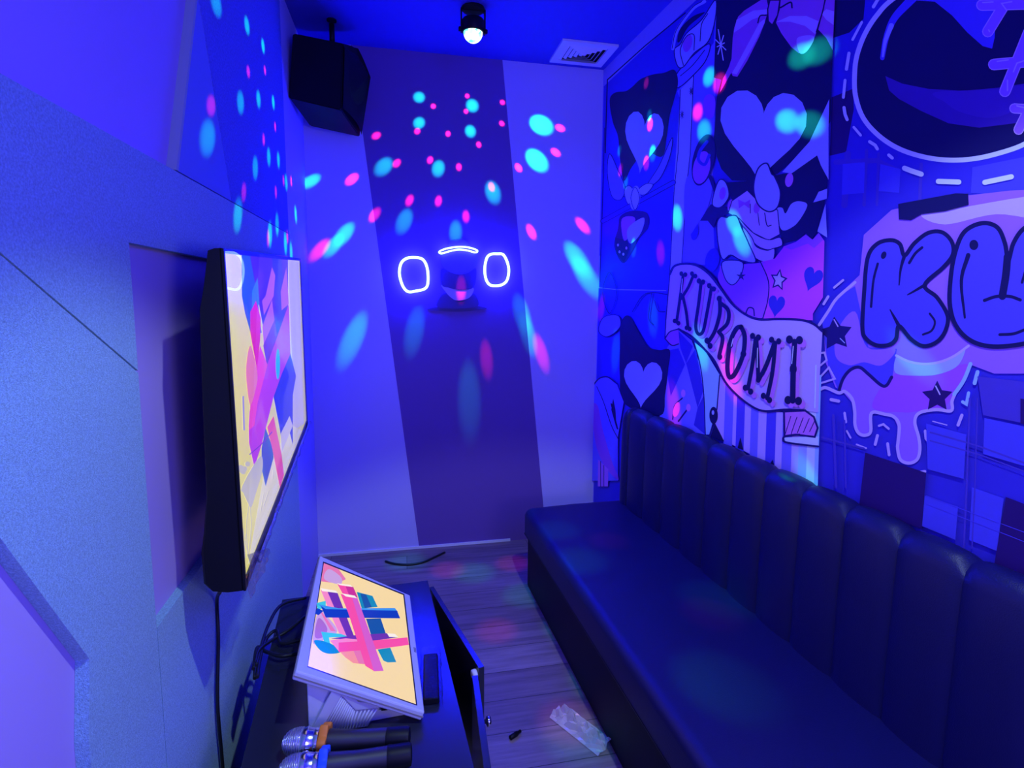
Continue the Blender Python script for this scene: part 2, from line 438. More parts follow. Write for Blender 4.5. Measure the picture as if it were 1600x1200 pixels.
# small picture: dark cloud with a pale heart
P1.poly(cA((95, 660), (130, 610), (200, 600), (245, 570), (300, 520), (380, 490), (450, 480), (520, 460), (545, 540), (520, 650), (490, 760), (470, 900), (440, 1030), (330, 1000), (240, 1100), (190, 1190), (165, 1060), (150, 900), (115, 800)), navy, True)
heart(cA((318, 905))[0], 30, 50, light, 6)
for k in range(4): P1.stroke(cB((95+k*4, 170+k*85), (120+k*12, 270+k*65), (200, 390+k*18)), 1.2, line)
P1.shape(cB((95, 170), (150, 280), (195, 390), (170, 470), (110, 450), (80, 300)), base2, line, 1.2)
P1.shape(cB((340, 380), (420, 250), (505, 65), (490, 190), (420, 340)), base2, line, 1.2)
P1.stroke(cB((50, 612), (515, 358)), 8, line, sm=False); P1.stroke(cB((50, 612), (515, 358)), 6, base, sm=False)
P1.shape(cB((190, 420), (215, 380), (245, 400), (245, 470), (215, 500)), light, line, 1.2); P1.shape(cB((290, 400), (340, 365), (380, 375), (340, 430), (300, 440)), light, line, 1.2)
P1.ell(cB((262, 460))[0], 8, 19, light, 6); P1.stroke(cB((262, 388), (235, 460), (262, 540), (292, 460)), 1.2, line, True, True)
P1.poly(cB((165, 580), (240, 545), (340, 560), (350, 650), (290, 730), (190, 890), (125, 780), (150, 660)), line, True)
P1.poly(cB((130, 720), (210, 740), (225, 800), (190, 885), (140, 830)), navy); P1.poly(cB((175, 600), (260, 590), (240, 680), (190, 740)), bow, True); P1.poly(cB((215, 660), (320, 590), (300, 690), (230, 760)), light, True)
for q in ((150, 770), (185, 830), (160, 815), (205, 790)): P1.ell(cB(q)[0], 1.4, 2.2, lav)
# dotted field in the middle
P1.ell(cB((655, 680))[0], 6, 14, base, 8); P1.ell(cB((770, 870))[0], 11, 19, base, 12); P1.shape(cA((720, 640), (760, 620), (790, 660), (780, 760), (740, 780), (710, 720)), purple)
P1.poly(cB((600, 330), (760, 330), (770, 400), (740, 520), (680, 620), (600, 700)), base2, True)
for q in ((570, 755), (630, 600)):
    for a in range(4): P1.stroke(cA((q[0]-12*math.cos(a*.8), q[1]-26*math.sin(a*.8)), (q[0]+12*math.cos(a*.8), q[1]+26*math.sin(a*.8))), .8, line, False)
# dark field with a pale heart
P1.poly(cA((800, 0), (1577, 0), (1562, 330), (1548, 800), (1410, 1011))+cB((1330, 190), (1200, 300), (1040, 350), (900, 345), (830, 270), (800, 190), (780, 60))+cA((785, 870), (800, 640), (830, 525), (780, 510), (790, 280)), navy)
P1.poly(cA((840, 520), (880, 440), (905, 360), (900, 470), (820, 610)), bow)
heart(cA((1102, 855))[0], 68, 76, light, 4)
# bow above
P1.poly(cA((905, 250), (915, 180), (940, 110), (980, 70), (1090, 0), (1130, 0), (1140, 60), (1115, 150), (1080, 240), (1000, 400), (935, 505), (905, 500), (892, 470)), bow)
P1.poly(cA((912, 215), (930, 130), (1040, 70), (1130, 60), (1128, 92), (1030, 130), (950, 190)), bowl); P1.poly(cA((900, 480), (930, 430), (1080, 150), (1115, 125), (1115, 150), (1040, 300), (930, 490)), bowl)
P1.stroke(cA((1070, 150), (1085, 105), (1125, 100)), 2, navy)
P1.poly(cA((1215, 60), (1220, 0), (1512, 0), (1500, 60), (1460, 200), (1430, 280), (1390, 340), (1340, 350), (1290, 310), (1225, 220), (1190, 150)), bow)
P1.poly(cA((1190, 145), (1280, 105), (1390, 105), (1470, 140), (1448, 225), (1380, 170), (1280, 142)), bowl); P1.poly(cA((1330, 250), (1440, 240), (1395, 335), (1345, 348)), bowl, True)
P1.stroke(cA((1220, 50), (1285, 15), (1295, 50)), 2.5, navy)
P1.poly(cA((1518, 0), (1576, 0), (1562, 330), (1520, 250), (1468, 195)), bow); P1.poly(cA((1490, 90), (1520, 60), (1572, 75), (1568, 165), (1520, 130)), bowl)
P1.stroke(cA((1512, 0), (1495, 80), (1455, 210)), 2, navy)
P1.shape(cA((1135, 60), (1150, 0), (1215, 0), (1200, 100), (1165, 165), (1138, 140)), bow, navy, 2, False)
for a in range(4):
    c_, s_ = math.cos(a*PI/4+.5), math.sin(a*PI/4+.5); L_ = (70, 105, 70, 45)[a]
    P1.stroke(cA((826-c_*L_*.55, 295-s_*L_), (826+c_*L_*.55, 295+s_*L_)), (1.6), pale, False)
# lollipop
P1.stroke(cB((755, 320), (800, 445)), 5, line, False)
P1.ell(cB((712, 210))[0], 17, 41, line, 12); P1.ell(cB((700, 260))[0], 13, 26, purple, 12); P1.stroke(cB((735, 90), (690, 150), (680, 210), (720, 240), (750, 180)), 5, base)
# bat-wing shapes and frilly cushion
P1.poly(cB((1230, 290), (1410, 90), (1540, -190), (1535, 0), (1535, 340), (1460, 200), (1300, 300)), light)
P1.poly(cB((860, 360), (1040, 345), (1150, 320), (1240, 300), (1290, 300), (1460, 180), (1490, 260), (1530, 330), (1525, 395), (1480, 420), (1430, 490), (1512, 470), (1460, 680), (1425, 732), (1385, 690), (1320, 740), (1230, 760), (1200, 560), (1050, 560), (900, 480)), navy)
P1.poly(cB((690, 610), (760, 500), (780, 510), (900, 520), (880, 560), (800, 600), (780, 660), (740, 610)), line)
P1.poly(cB((1435, 490), (1470, 420), (1526, 400), (1524, 465)), light, False); P1.poly(cB((1515, 500), (1525, 720), (1462, 680)), light)
P1.shape(cB((1195, 540), (1230, 525), (1252, 562), (1290, 500), (1340, 482), (1395, 505), (1355, 590), (1300, 650), (1225, 668)), light)
P1.ell(cB((1276, 342))[0], 6.2, 11, rose, 10)
P1.shape(cB((790, 400), (820, 340), (860, 360), (880, 440), (850, 500), (810, 525), (770, 500)), light, line, 1.6)
P1.ell(cB((838, 430))[0], 5, 10, bow, 8); P1.ell(cB((892, 512))[0], 5, 10, bow, 8)
P1.shape(cB((875, 560), (900, 480), (1000, 410), (1060, 470), (1200, 540), (1215, 700), (1140, 740), (1040, 690), (950, 600)), lav, line, 1.4, False)
P1.poly(cB((940, 470), (985, 490), (1020, 470), (1015, 530), (980, 505), (945, 530)), bow); P1.ell(cB((1063, 525))[0], 5, 9, bow, 8)
P1.shape(cB((1128, 232), (1070, 270), (1042, 390), (1070, 500), (1140, 550), (1200, 520), (1218, 420), (1180, 320), (1160, 300)), light, line, 2.2)
P1.stroke(cB((1070, 560), (1080, 640)), 1.2, line); P1.stroke(cB((1115, 560), (1130, 640), (1158, 640)), 1.5, line); P1.stroke(cB((1020, 500), (1020, 560)), 1.2, line)
P1.shape(cB((940, 590), (1040, 690), (1140, 735), (1215, 720), (1230, 770), (1180, 790), (1130, 800), (1060, 770), (1000, 690)), lav, line, 1.4)
P1.shape(cB((970, 650), (1030, 720), (1060, 780), (1130, 805), (1180, 795), (1160, 880), (1060, 860), (1000, 760)), lav, line, 1.4)
P1.shape(cB((800, 640), (825, 585), (865, 590), (880, 580), (930, 580), (965, 660), (1010, 760), (1055, 880), (960, 870), (890, 835), (840, 865), (812, 780)), light, line, 1.8)
# pink field with hearts and a star
P1.poly(cB((1240, 780), (1320, 750), (1385, 700), (1430, 735), (1470, 690), (1508, 745))+cC((1258, 0), (1252, 215), (1200, 300), (1200, 335), (1120, 330), (940, 325), (970, 150), (930, 30))+cB((1180, 860), (1235, 790)), pink)
P1.poly(cB((1245, 785), (1320, 750), (1385, 700), (1430, 735), (1470, 690), (1500, 735), (1440, 790), (1400, 760), (1290, 800)), purple)
P1.poly(cB((840, 870), (960, 880), (1060, 885), (1120, 890))+cC((940, 40), (970, 150), (955, 260), (940, 322), (850, 300), (780, 240), (710, 130), (715, 70)), purple, True)
P1.stroke(cC((925, 25), (968, 130), (965, 230), (940, 322)), 1.8, line)
P1.shape(cC((730, 30), (830, 30), (830, 90), (800, 140), (770, 148), (740, 110)), light, line, 1.6)
def star(c, r, fill, ln=None, w=1.5, ri=.5, rot=-90, P=P1, ax=1):
    pts = [(c[0]+ax*(r if k % 2 == 0 else r*ri)*math.cos(math.radians(rot+k*36)), c[1]+(r if k % 2 == 0 else r*ri)*math.sin(math.radians(rot+k*36))) for k in range(10)]
    P.shape(pts, fill, ln, w, False)
star(cC((826, 105))[0], 8, line, ri=.35); star(cC((1022, 125))[0], 16, lav, line, 2.2, rot=-80, ax=.75)
heart(cC((1198, 115))[0], 15, 20, base, 20); heart(cC((1010, 255))[0], 13, 18, base, 8)
P1.stroke(cC((850, 300), (865, 270), (890, 275), (895, 310)), 2, line)
# stripes under the banner
P1.poly(cC((715, 600), (760, 660), (860, 760), (1000, 810), (1230, 830), (1228, 1000), (1225, 1230), (1060, 1130), (700, 940), (690, 880)), lav)
for x0, x1, m_ in ((730, 775, base2), (793, 836, letter), (868, 908, base2), (950, 1000, letter), (1035, 1085, base2), (1122, 1165, light), (1208, 1228, cyan), (1165, 1208, pale)):
    P1.poly(cC((x0+16, 620), (x1+16, 620), (x1-6, 1300), (x0-6, 1300)), m_)
# diamonds, pale slice, lower left motifs
P1.poly(cC((440, 480), (500, 385), (570, 440), (610, 560), (632, 720), (640, 930), (480, 900), (400, 860)), base2)
P1.poly(cC((585, 450), (640, 495), (715, 620), (700, 790), (660, 930), (640, 930), (632, 720), (610, 560)), cyan)
for q in (((500, 390), (575, 470), (540, 560), (510, 480)), ((455, 490), (500, 480), (535, 565), (460, 730), (440, 600)), ((540, 560), (590, 480), (630, 700), (600, 790)), ((600, 790), (635, 720), (640, 930), (580, 880))):
    P1.poly(cC(*q), base)
P1.stroke(cC((575, 430), (612, 560), (632, 720), (640, 930)), 1.6, line); P1.stroke(cC((715, 620), (700, 800)), 1.8, line)
P1.stroke(cC((520, 740), (480, 780), (470, 850)), 2, line); P1.stroke(cC((545, 800), (500, 860)), 2.5, line); P1.ell(cC((525, 715))[0], 3.5, 6, rose); P1.ell(cC((552, 790))[0], 3.5, 6, rose); P1.ell(cC((490, 800))[0], 5, 12, rose, 15)
P1.ell(cC((683, 830))[0], 6.6, 13.5, navy); P1.ell(cC((680, 815))[0], 2, 3.5, light); P1.poly(cC((690, 870), (738, 965), (665, 945)), navy); P1.poly(cC((822, 945), (838, 1010), (808, 1000)), navy); P1.poly(cC((990, 1060), (1000, 1095), (975, 1085)), navy)
P1.poly(cC((200, 350), (240, 310), (290, 390), (340, 470), (400, 490), (455, 490), (445, 600), (430, 720), (405, 830), (220, 770), (195, 620), (195, 480)), navy, True)
heart(cC((314, 650))[0], 30, 38, light, 4)
P1.stroke(cC((140, 85), (105, 190), (140, 300), (178, 190)), 1.2, line, True, True); P1.shape(cC((110, 320), (185, 310), (195, 370), (130, 420), (85, 390)), base2, line, 1.2)
P1.stroke(cC((260, 290), (310, 210), (360, 190), (440, 200)), 1.6, line); P1.stroke(cC((360, 195), (345, 320), (370, 360)), 1.4, line); P1.stroke(cC((375, 230), (395, 285), (430, 290)), 1.2, line)
P1.poly(cC((45, 690), (85, 640), (130, 630), (180, 670), (215, 760), (185, 940), (185, 1170), (30, 1170)), base2)
P1.stroke(cC((45, 690), (85, 640), (130, 630), (180, 665)), 2, line); P1.stroke(cC((75, 680), (110, 760), (150, 880), (185, 950)), 1.2, line)
P1.poly(cC((50, 790), (80, 780), (105, 900), (150, 1060), (183, 1140), (183, 1165), (120, 1100), (70, 980)), bow, True); P1.poly(cC((82, 1060), (135, 1110), (133, 1200), (80, 1200)), rose)
P1.stroke(cC((95, 1070), (95, 1200)), 1, line); P1.stroke(cC((112, 1090), (112, 1200)), 1, line)
P1.poly(cC((160, 740), (172, 800), (178, 900), (150, 800)), navy); P1.stroke(cC((150, 770), (183, 900)), 2, navy)
# banner
ban = cC((455, 95), (480, 52), (540, 40), (600, 52), (660, 95), (720, 170), (780, 250), (850, 305), (920, 330), (1020, 328), (1130, 332), (1200, 352), (1250, 392))
low = cC((1236, 620), (1228, 815), (1160, 805), (1050, 800), (950, 808), (880, 782), (800, 720), (740, 650), (690, 550), (640, 490), (570, 420), (500, 380), (455, 395), (430, 430), (435, 330))
P1.poly(ban+low, lav)
P1.poly(cC((430, 430), (455, 395), (500, 380), (505, 455), (465, 465)), bow); P1.stroke(cC((430, 430), (455, 395), (500, 380)), 2, line); P1.stroke(cC((430, 430), (465, 465), (500, 458)), 1.8, line)
P1.poly(cC((1050, 945), (1228, 940), (1228, 995), (1060, 975)), pale)
P1.shape(cC((1050, 810), (1160, 805), (1205, 838), (1225, 895), (1210, 942), (1110, 930), (1052, 938)), rose, line, 3, False)
for k in range(5): P1.stroke(cC((1055+k*32, 930-k*4), (1085+k*32, 835+k*4)), 1.2, line, False)
P1.stroke(cC((1130, 930), (1060, 938), (1045, 955), (1070, 972), (1228, 992)), 3, line)
P1.stroke(ban, 3.6, line); P1.stroke(cC((1160, 804), (1050, 800), (950, 808), (880, 782), (800, 720), (740, 650), (690, 550), (640, 490), (570, 420), (500, 380)), 3.4, line)
P1.stroke(cC((455, 95), (435, 330), (430, 430)), 1.6, line); P1.stroke(cC((1216, 570), (1210, 790)), 2.2, pale)
def bone(strokes, knobs, w=7.5, off=18):
    for dx, m_, in ((off, rose), (0, navy)):
        dy = dx
        for st in strokes: P1.stroke(cC(*[(q[0]+dx, q[1]+dy) for q in st]), w, m_)
        for q in knobs: P1.ell(cC((q[0]+dx, q[1]+dy))[0], .62*w+.2, .72*w+.4, m_)
bone([((524, 100), (508, 220), (490, 345)), ((578, 100), (550, 165), (514, 222)), ((522, 205), (540, 290), (550, 372))], [(515, 92), (536, 97), (570, 92), (588, 105), (480, 338), (500, 350), (542, 374), (558, 380)], 4.6, 9)
bone([((618, 140), (605, 250), (590, 360), (602, 405), (628, 392), (648, 300), (672, 165))], [(606, 130), (628, 136), (660, 155), (684, 172)], 5.2, 11)
bone([((715, 225), (715, 300), (690, 390), (655, 450)), ((720, 245), (760, 285), (755, 350), (710, 395)), ((710, 395), (730, 430), (712, 520))], [(712, 222), (648, 440), (665, 468), (715, 525)], 6, 14)
bone([((826, 368), (845, 420), (835, 520), (795, 610), (765, 630), (755, 570), (770, 450), (800, 380), (826, 368))], [(768, 465), (838, 510)], 7)
bone([((902, 430), (886, 560), (862, 690)), ((906, 435), (912, 540), (916, 650)), ((1000, 450), (960, 560), (916, 650)), ((1004, 455), (990, 600), (962, 742))], [(886, 416), (916, 424), (985, 436), (1022, 444), (848, 686), (876, 706), (942, 728), (974, 750)], 6.2)
bone([((1105, 445), (1098, 600), (1095, 755))], [(1078, 435), (1130, 438), (1098, 592), (1070, 750), (1125, 755), (1098, 585)], 8.5)
for q in (((912, 480), (910, 580)), ((1098, 470), (1090, 560)), ((785, 430), (775, 470)), ((520, 120), (515, 190))): P1.stroke(cC(*q), 1.3, white, False)
o = P1.mb.build('mural_panel'); tag(o, 'cartoon mural with curling lettered banner, bow, hearts and stripes above sofa', 'mural')

# graffiti panel nearer the viewer
P2 = Print(RC, RT)
board(P2, [(1.648, 2.60), (3.7, 2.60), (3.7, 0), (1.775, 0)], base)
cD, cE, cF, cG = crop(1290, 0, 3.748), crop(1290, 300, 3.748), crop(1280, 440, 4.284), crop(1250, 380, 2.3077)
P2.poly(cD((50, 0), (232, 0), (222, 110), (140, 190), (46, 222)), navy); P2.poly(cD((36, 570), (160, 520), (165, 640), (120, 890), (24, 912)), blk, False)
# plaid bands of the cloth print
for q, w_ in ((((60, 950), (300, 940), (420, 1000)), 8), (((130, 900), (110, 1200)), 10), (((240, 880), (225, 1200)), 5), (((310, 900), (300, 1200)), 4), (((560, 960), (550, 1200)), 5)):
    P2.stroke(cD(*q), w_, plaid, False)
P2.poly(cD((100, 960), (230, 950), (225, 1130), (95, 1140)), plaidl); P2.poly(cD((320, 960), (440, 990), (430, 1130), (310, 1120)), plaidl)
P2.poly(cD((860, 980), (1260, 900), (1260, 1160), (850, 1130)), plaidl)
# dark glossy oval
ov = cD((400, -10), (300, 90), (230, 200), (185, 320), (170, 430), (175, 560), (220, 690), (312, 795), (432, 872), (580, 920), (730, 938), (880, 928), (1030, 893), (1162, 845), (1300, 760), (1420, 620), (1470, 450), (1450, 250), (1380, 80), (1250, -80), (1000, -170), (650, -160))
P2.poly(ov, navy, True); P2.stroke(ov, 7.5, pale, True, True)
P2.poly(cD((500, 0), (560, -60), (900, -120), (1000, -60), (1000, 40), (990, 220), (975, 285), (920, 270), (830, 190), (740, 90), (640, 10)), letter)
P2.stroke(cD((560, -60), (480, 20), (400, 110), (355, 220), (332, 340)), (15, 7), letter); P2.stroke(cD((385, 150), (350, 240), (335, 330)), (8, 3), light)
P2.poly(cD((350, 445), (450, 490), (600, 520), (800, 532), (1000, 515), (1162, 490), (1330, 420), (1330, 600), (1162, 715), (900, 748), (720, 722), (560, 650), (430, 580), (372, 530)), sheen, False)
P2.poly(cD((640, 540), (1000, 525), (1160, 505), (1140, 620), (980, 690), (800, 660), (700, 600)), pm('dark_sheen_light', (.085, .03, .4)), True)
def cross(strokes, w=15):
    for st in strokes: P2.stroke(cD(*st), w+3, lav, False)
    for st in strokes: P2.stroke(cD(*st), w, cloud, False)
cross((((915, 30), (1300, 20)), ((1100, -60), (950, 185)))); cross((((985, 378), (1300, 350)), ((1190, 190), (1050, 535)))); cross((((1105, 635), (1350, 650)), ((1230, 560), (1130, 760))), 13)
for q in (((1060, 60), (1030, 20), (1090, 10)), ((1005, 360), (1070, 350)), ((1180, 350), (1120, 370), (1100, 420)), ((1065, 470), (1065, 530)), ((1120, 620), (1160, 630)), ((920, 15), (980, 12)), ((955, 175), (960, 185))): P2.stroke(cD(*q), 2.2, lav, False)
for q, w_ in ((((310, -10), (280, 40)), 5), (((212, 130), (158, 232)), 4), (((137, 312), (122, 405)), 5), (((114, 470), (104, 570)), 4.5), (((108, 630), (114, 670), (126, 700)), 5), (((165, 745), (205, 792)), 4), (((258, 830), (290, 850), (303, 872)), 5), (((370, 908), (390, 925)), 5), (((462, 985), (500, 1000), (560, 1020)), 8), (((660, 1062), (780, 1066)), 8), (((932, 1068), (1088, 1035)), 8)):
    P2.stroke(cD(*q), w_, pale, False)
# violet cloud behind the bubble letters
P2.poly(cG((85, 285), (130, 195), (215, 115), (230, -30), (330, -120), (500, -160), (760, -190), (1000, -200), (1000, 400), (830, 470), (700, 470), (620, 440), (565, 535), (545, 602), (430, 610), (415, 640), (430, 700), (432, 750), (420, 785), (392, 793), (362, 780), (350, 740), (352, 660), (335, 622), (255, 610), (256, 665), (240, 690), (212, 690), (198, 655), (192, 580), (150, 530), (128, 520), (92, 430)), cloud)
P2.poly(cE((560, 130), (800, 90), (1300, 20), (1300, 160), (1000, 130), (700, 190)), lav, True)
P2.poly(cG((345, 470), (520, 450), (610, 440), (560, 530), (520, 590), (430, 605), (370, 610), (260, 590)), purple, True)
P2.poly(cF((20, 280), (100, 120), (240, 30), (330, 440), (520, 450), (490, 640), (450, 695), (410, 690), (330, 620), (270, 572), (210, 590), (160, 650), (130, 735), (60, 560)), letter, False)
P2.poly(cF((120, 330), (240, 200), (320, 440), (510, 450), (420, 560), (300, 540), (200, 560), (110, 500)), cloud, True)
P2.stroke(cF((130, 735), (160, 650), (210, 590), (270, 574), (330, 620), (410, 690), (450, 695), (485, 640)), 5, line)
P2.poly(cF((520, 500), (600, 535), (700, 550), (800, 540), (900, 500), (980, 440), (930, 560), (800, 620), (650, 630), (510, 610)), light, True)
P2.stroke(cF((515, 495), (600, 535), (700, 552), (800, 540), (900, 500), (1000, 430)), 4, lav)
P2.stroke(cF((0, 290), (60, 200), (120, 110), (240, 5)), 4.5, lav)
P2.stroke(cF((0, 725), (45, 710), (130, 745), (170, 735), (220, 785), (238, 870), (240, 960), (265, 1015), (310, 1028), (345, 1000), (350, 880), (440, 888), (500, 905), (535, 960), (528, 1070))+cG((352, 740), (362, 780), (392, 793), (422, 780), (432, 745), (428, 700), (414, 645), (430, 612), (490, 600), (545, 604), (548, 570), (558, 545)), 5, lav, True)
P2.stroke(cG((556, 545), (590, 495), (615, 435)), 6, cyan)
star(cF((110, 350))[0], 27, line, ri=.55, rot=-95, P=P2); star(cF((790, 770))[0], 25, blk, ri=.5, rot=-90, P=P2)
P2.stroke(cF((100, 255), (125, 300)), 1.8, lav, False); P2.stroke(cF((780, 700), (808, 755)), 2, lav, False); P2.stroke(cF((140, 380), (170, 410)), 1.4, light, False)
for st in (((0, 480), (35, 475), (50, 525), (10, 560)), ((5, 640), (65, 575), (105, 650), (10, 680))): P2.stroke(cF(*st), 3, lav, False)
for q, w_ in ((((100, 40), (160, -10)), 3.5), (((30, 150), (60, 100)), 4), (((80, 790), (130, 800)), 5), (((170, 880), (178, 940)), 4), (((185, 1000), (210, 1045)), 3), (((400, 965), (430, 955), (465, 985)), 3.5), (((390, 1030), (375, 1090)), 4.5), (((458, 1085), (468, 1160)), 4.5), (((710, 1000), (715, 1050), (730, 1070)), 4.5), (((750, 1150), (765, 1200)), 4), (((760, 935), (855, 960)), 1.6), (((250, 1090), (315, 1115)), 2.5), (((955, 895), (930, 960)), 5)):
    P2.stroke(cF(*q), w_, lav, False)
for q, w_ in ((((1060, 605), (1040, 680)), 6), (((1000, 745), (985, 820), (960, 805)), 5)): P2.stroke(cF(*q), w_, cyan, False)
for q in (((338, 800), (370, 825)), ((410, 830), (450, 823)), ((478, 755), (482, 795))): P2.stroke(cG(*q), 4.5, lav, False)
P2.poly(cE((425, 70), (560, 45), (760, 8), (835, 10), (838, 75), (700, 112), (560, 130), (500, 165), (430, 160)), navy, False)
# K
K = cE((245, 390), (300, 305), (380, 282), (435, 305), (462, 372), (520, 300), (600, 240), (680, 235), (738, 290), (745, 365), (690, 440), (580, 545), (650, 615), (705, 700), (716, 760), (690, 835), (640, 885), (570, 902), (500, 862), (430, 785), (412, 860), (370, 895), (300, 898), (240, 862), (216, 800), (225, 600))
P2.poly(K, letter, False); P2.stroke(K, 6.4, navy, True, True)
for q, w_ in ((((462, 372), (440, 450), (430, 545)), (6, 2)), (((580, 545), (520, 580), (480, 602)), (5, 2)), (((430, 785), (400, 730), (378, 690)), (6, 2)), (((305, 420), (280, 520), (266, 672)), 3.8), (((565, 325), (525, 360), (490, 415)), 4.2), (((610, 712), (640, 760), (620, 812), (570, 835)), 3.2)): P2.stroke(cE(*q), w_, navy)
P2.ell(cE((340, 370))[0], 4, 6, navy, 20)
U = cE((735, 480), (760, 350), (800, 250), (860, 200), (940, 182), (1010, 212), (1050, 300), (1070, 400), (1100, 300), (1160, 215), (1260, 170), (1370, 200), (1430, 320), (1440, 520), (1400, 720), (1300, 840), (1162, 888), (980, 905), (850, 870), (762, 780), (727, 650))
P2.poly(U, letter, True); P2.stroke(U, 7, navy, True, True)
P2.stroke(cE((1065, 380), (1055, 490), (1035, 610)), 12, navy); P2.stroke(cE((930, 635), (1000, 612), (1080, 612), (1140, 632)), 5, navy)
P2.ell(cE((868, 310))[0], 7, 8, navy); P2.stroke(cE((835, 370), (795, 520), (815, 735)), (7, 3.5), navy); P2.stroke(cE((1020, 835), (1100, 830), (1170, 805)), 4.5, navy); P2.stroke(cE((1180, 430), (1150, 530)), 4, navy)
# plaid below
P2.poly(cG((640, 480), (810, 500), (810, 650), (660, 620)), plaid); P2.poly(cG((665, 630), (830, 665), (830, 810), (660, 760)), plaidl); P2.poly(cG((455, 650), (600, 690), (590, 850), (460, 815)), plaidl); P2.poly(cG((620, 880), (735, 920), (710, 1110), (610, 1070)), plaidl); P2.poly(cG((450, 910), (570, 950), (560, 1070), (440, 1020)), plaidl)
for q, w_ in ((((470, 682), (640, 730), (830, 800)), 2.5), (((470, 712), (640, 760), (830, 830)), 2), (((612, 560), (600, 900), (590, 1100)), 3), (((640, 560), (630, 900), (620, 1100)), 2), (((120, 620), (130, 880)), 4), (((160, 640), (165, 880)), 3), (((80, 700), (230, 740)), 3)):
    P2.stroke(cG(*q), w_, plaid, False)
P2.poly(cG((235, 755), (455, 828), (438, 1030), (213, 950)), blk); P2.poly(cG((742, 915), (900, 975), (900, 1250), (700, 1160)), blk); P2.poly(cG((795, 560), (900, 580), (900, 680), (795, 650)), blk)
for q in (((455, 910), (640, 980), (830, 1050)), ((455, 940), (640, 1010), (830, 1085))): P2.stroke(cG(*q), .9, letter, False)
o = P2.mb.build('mural_panel'); tag(o, 'graffiti mural with dark glossy oval and fat blue bubble letters, nearest the viewer', 'mural')

# ---------------------------------------------------------------- sofa
sofa = empty('sofa', W3(1.9, .3, 0), 'long black leather bench sofa with channelled backrest along the mural wall', 'sofa')
b = MB()
SE = 3.75
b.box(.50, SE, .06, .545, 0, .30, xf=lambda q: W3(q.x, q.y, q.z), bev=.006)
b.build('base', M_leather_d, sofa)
# seat: rounded slab, front edge rolled
def rounded(profile, s0, s1, round_end, ns=40):
    rows = []
    c_t = sum(p[0] for p in profile)/len(profile); c_z = sum(p[1] for p in profile)/len(profile)
    return rows
b = MB()
rr = .035
prof = []
t0_, t1_, z0_, z1_ = .07, .578, .285, .42
for (ct, cz, a0) in ((t1_-rr, z0_+.015, -90), (t1_-rr, z1_-rr, 0)):
    r_ = rr if a0 == 0 else .015
    cc = ct if a0 == 0 else t1_-.015
    for k in range(6):
        a = math.radians(a0+k*18)
        prof.append((cc+r_*math.cos(a), cz+r_*math.sin(a)))
prof = [(t0_, z0_)]+prof+[((t1_+t0_)/2, z1_+.004), (t0_, z1_)]
rows = []
cm = ((t0_+t1_)/2, (z0_+z1_)/2)
for s_, k_ in ((.545, .0), (.547, .96), (.553, .985), (.562, .996), (.58, 1), (1.2, 1), (2.0, 1), (2.8, 1), (SE, 1)):
    rows.append([W3(s_, cm[0]+(t-cm[0])*(k_ if k_ else .93), cm[1]+(z-cm[1])*(k_ if k_ else .9)) for t, z in prof])
R = b.grid(rows, True, M_leather); b.cap(R[0], M_leather); b.cap(R[-1], M_leather, True)
b.build('seat', M_leather, sofa, smooth=50)
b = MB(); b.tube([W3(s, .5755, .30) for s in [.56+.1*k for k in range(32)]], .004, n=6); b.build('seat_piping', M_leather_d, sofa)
# channelled backrest: each channel a padded roll
seams = [.455+.1585*k for k in range(21)]
seams[0] = .555
seams = [.555]+[.612+.159*k for k in range(1, 21)]
seams = [.555, .627, .795, .96, 1.12, 1.28, 1.44, 1.595, 1.75, 1.905, 2.06, 2.21, 2.365, 2.52, 2.675, 2.83, 2.985, 3.14, 3.295, 3.45, 3.6, 3.75]
b = MB()
rows = []
for i in range(len(seams)-1):
    a, e = seams[i], seams[i+1]
    for k in range(9):
        f_ = k/8
        pad = math.sin(PI*f_)**.45 if 0 < f_ < 1 else 0
        s_ = a+(e-a)*f_
        dp = .012*pad; top = .886+.010*pad+.014*max(0, 1-((s_-1.15)/1.25)**2)
        if i == 0:
            top -= .035*(1-f_)**2
        th = .088+dp-.012
        pr_ = [(.018, .36), (.018, top-.02), (.022, top-.004), (.034, top)]
        pr_ += [(th-.035+.001*0, top), (th-.018, top-.006), (th-.006, top-.02), (th, top-.045), (th+.002, .75), (th+.004, .6), (th+.004, .36)]
        rows.append([W3(s_, t, z) for t, z in pr_])
R = b.grid(rows, False, M_leather)
b.cap(R[0], M_leather); b.cap(R[-1], M_leather, True)
b.build('backrest', M_leather, sofa, smooth=62)
b = MB(); b.lathe([(0, .001), (.001, .006), (.006, .007), (.010, .004), (.011, .001)], at((1003, 807), 2, .424), (0, 0, 1), n=8); tag(b.build('paper_scrap', M_trim), 'tiny white scrap lying on the black seat beside the backrest', 'scrap')

# ---------------------------------------------------------------- television
def on(p, x): return at(p, 0, x)
TN, TF_, TFB, TNB = on((345, 388), -.340), on((468, 405), -.42), on((478, 665), -.42), on((375, 937), -.340)
tu = ((TF_-TN)+(TFB-TNB)).normalized(); tv = ((TNB-TN)+(TFB-TF_)).normalized(); tnrm = tv.cross(tu).normalized()
if tnrm.x < 0: tnrm = -tnrm
tv = tu.cross(tnrm).normalized()
if tv.z > 0: tv = -tv
Lu = (TF_-TN).length; Lv = (TNB-TN).length
def T3(u, v, d): return TN+tu*u+tv*v+tnrm*d
televis = empty('television', T3(Lu/2, Lv, -.04), 'large wall mounted black television showing coloured crossing beams on yellow', 'television')
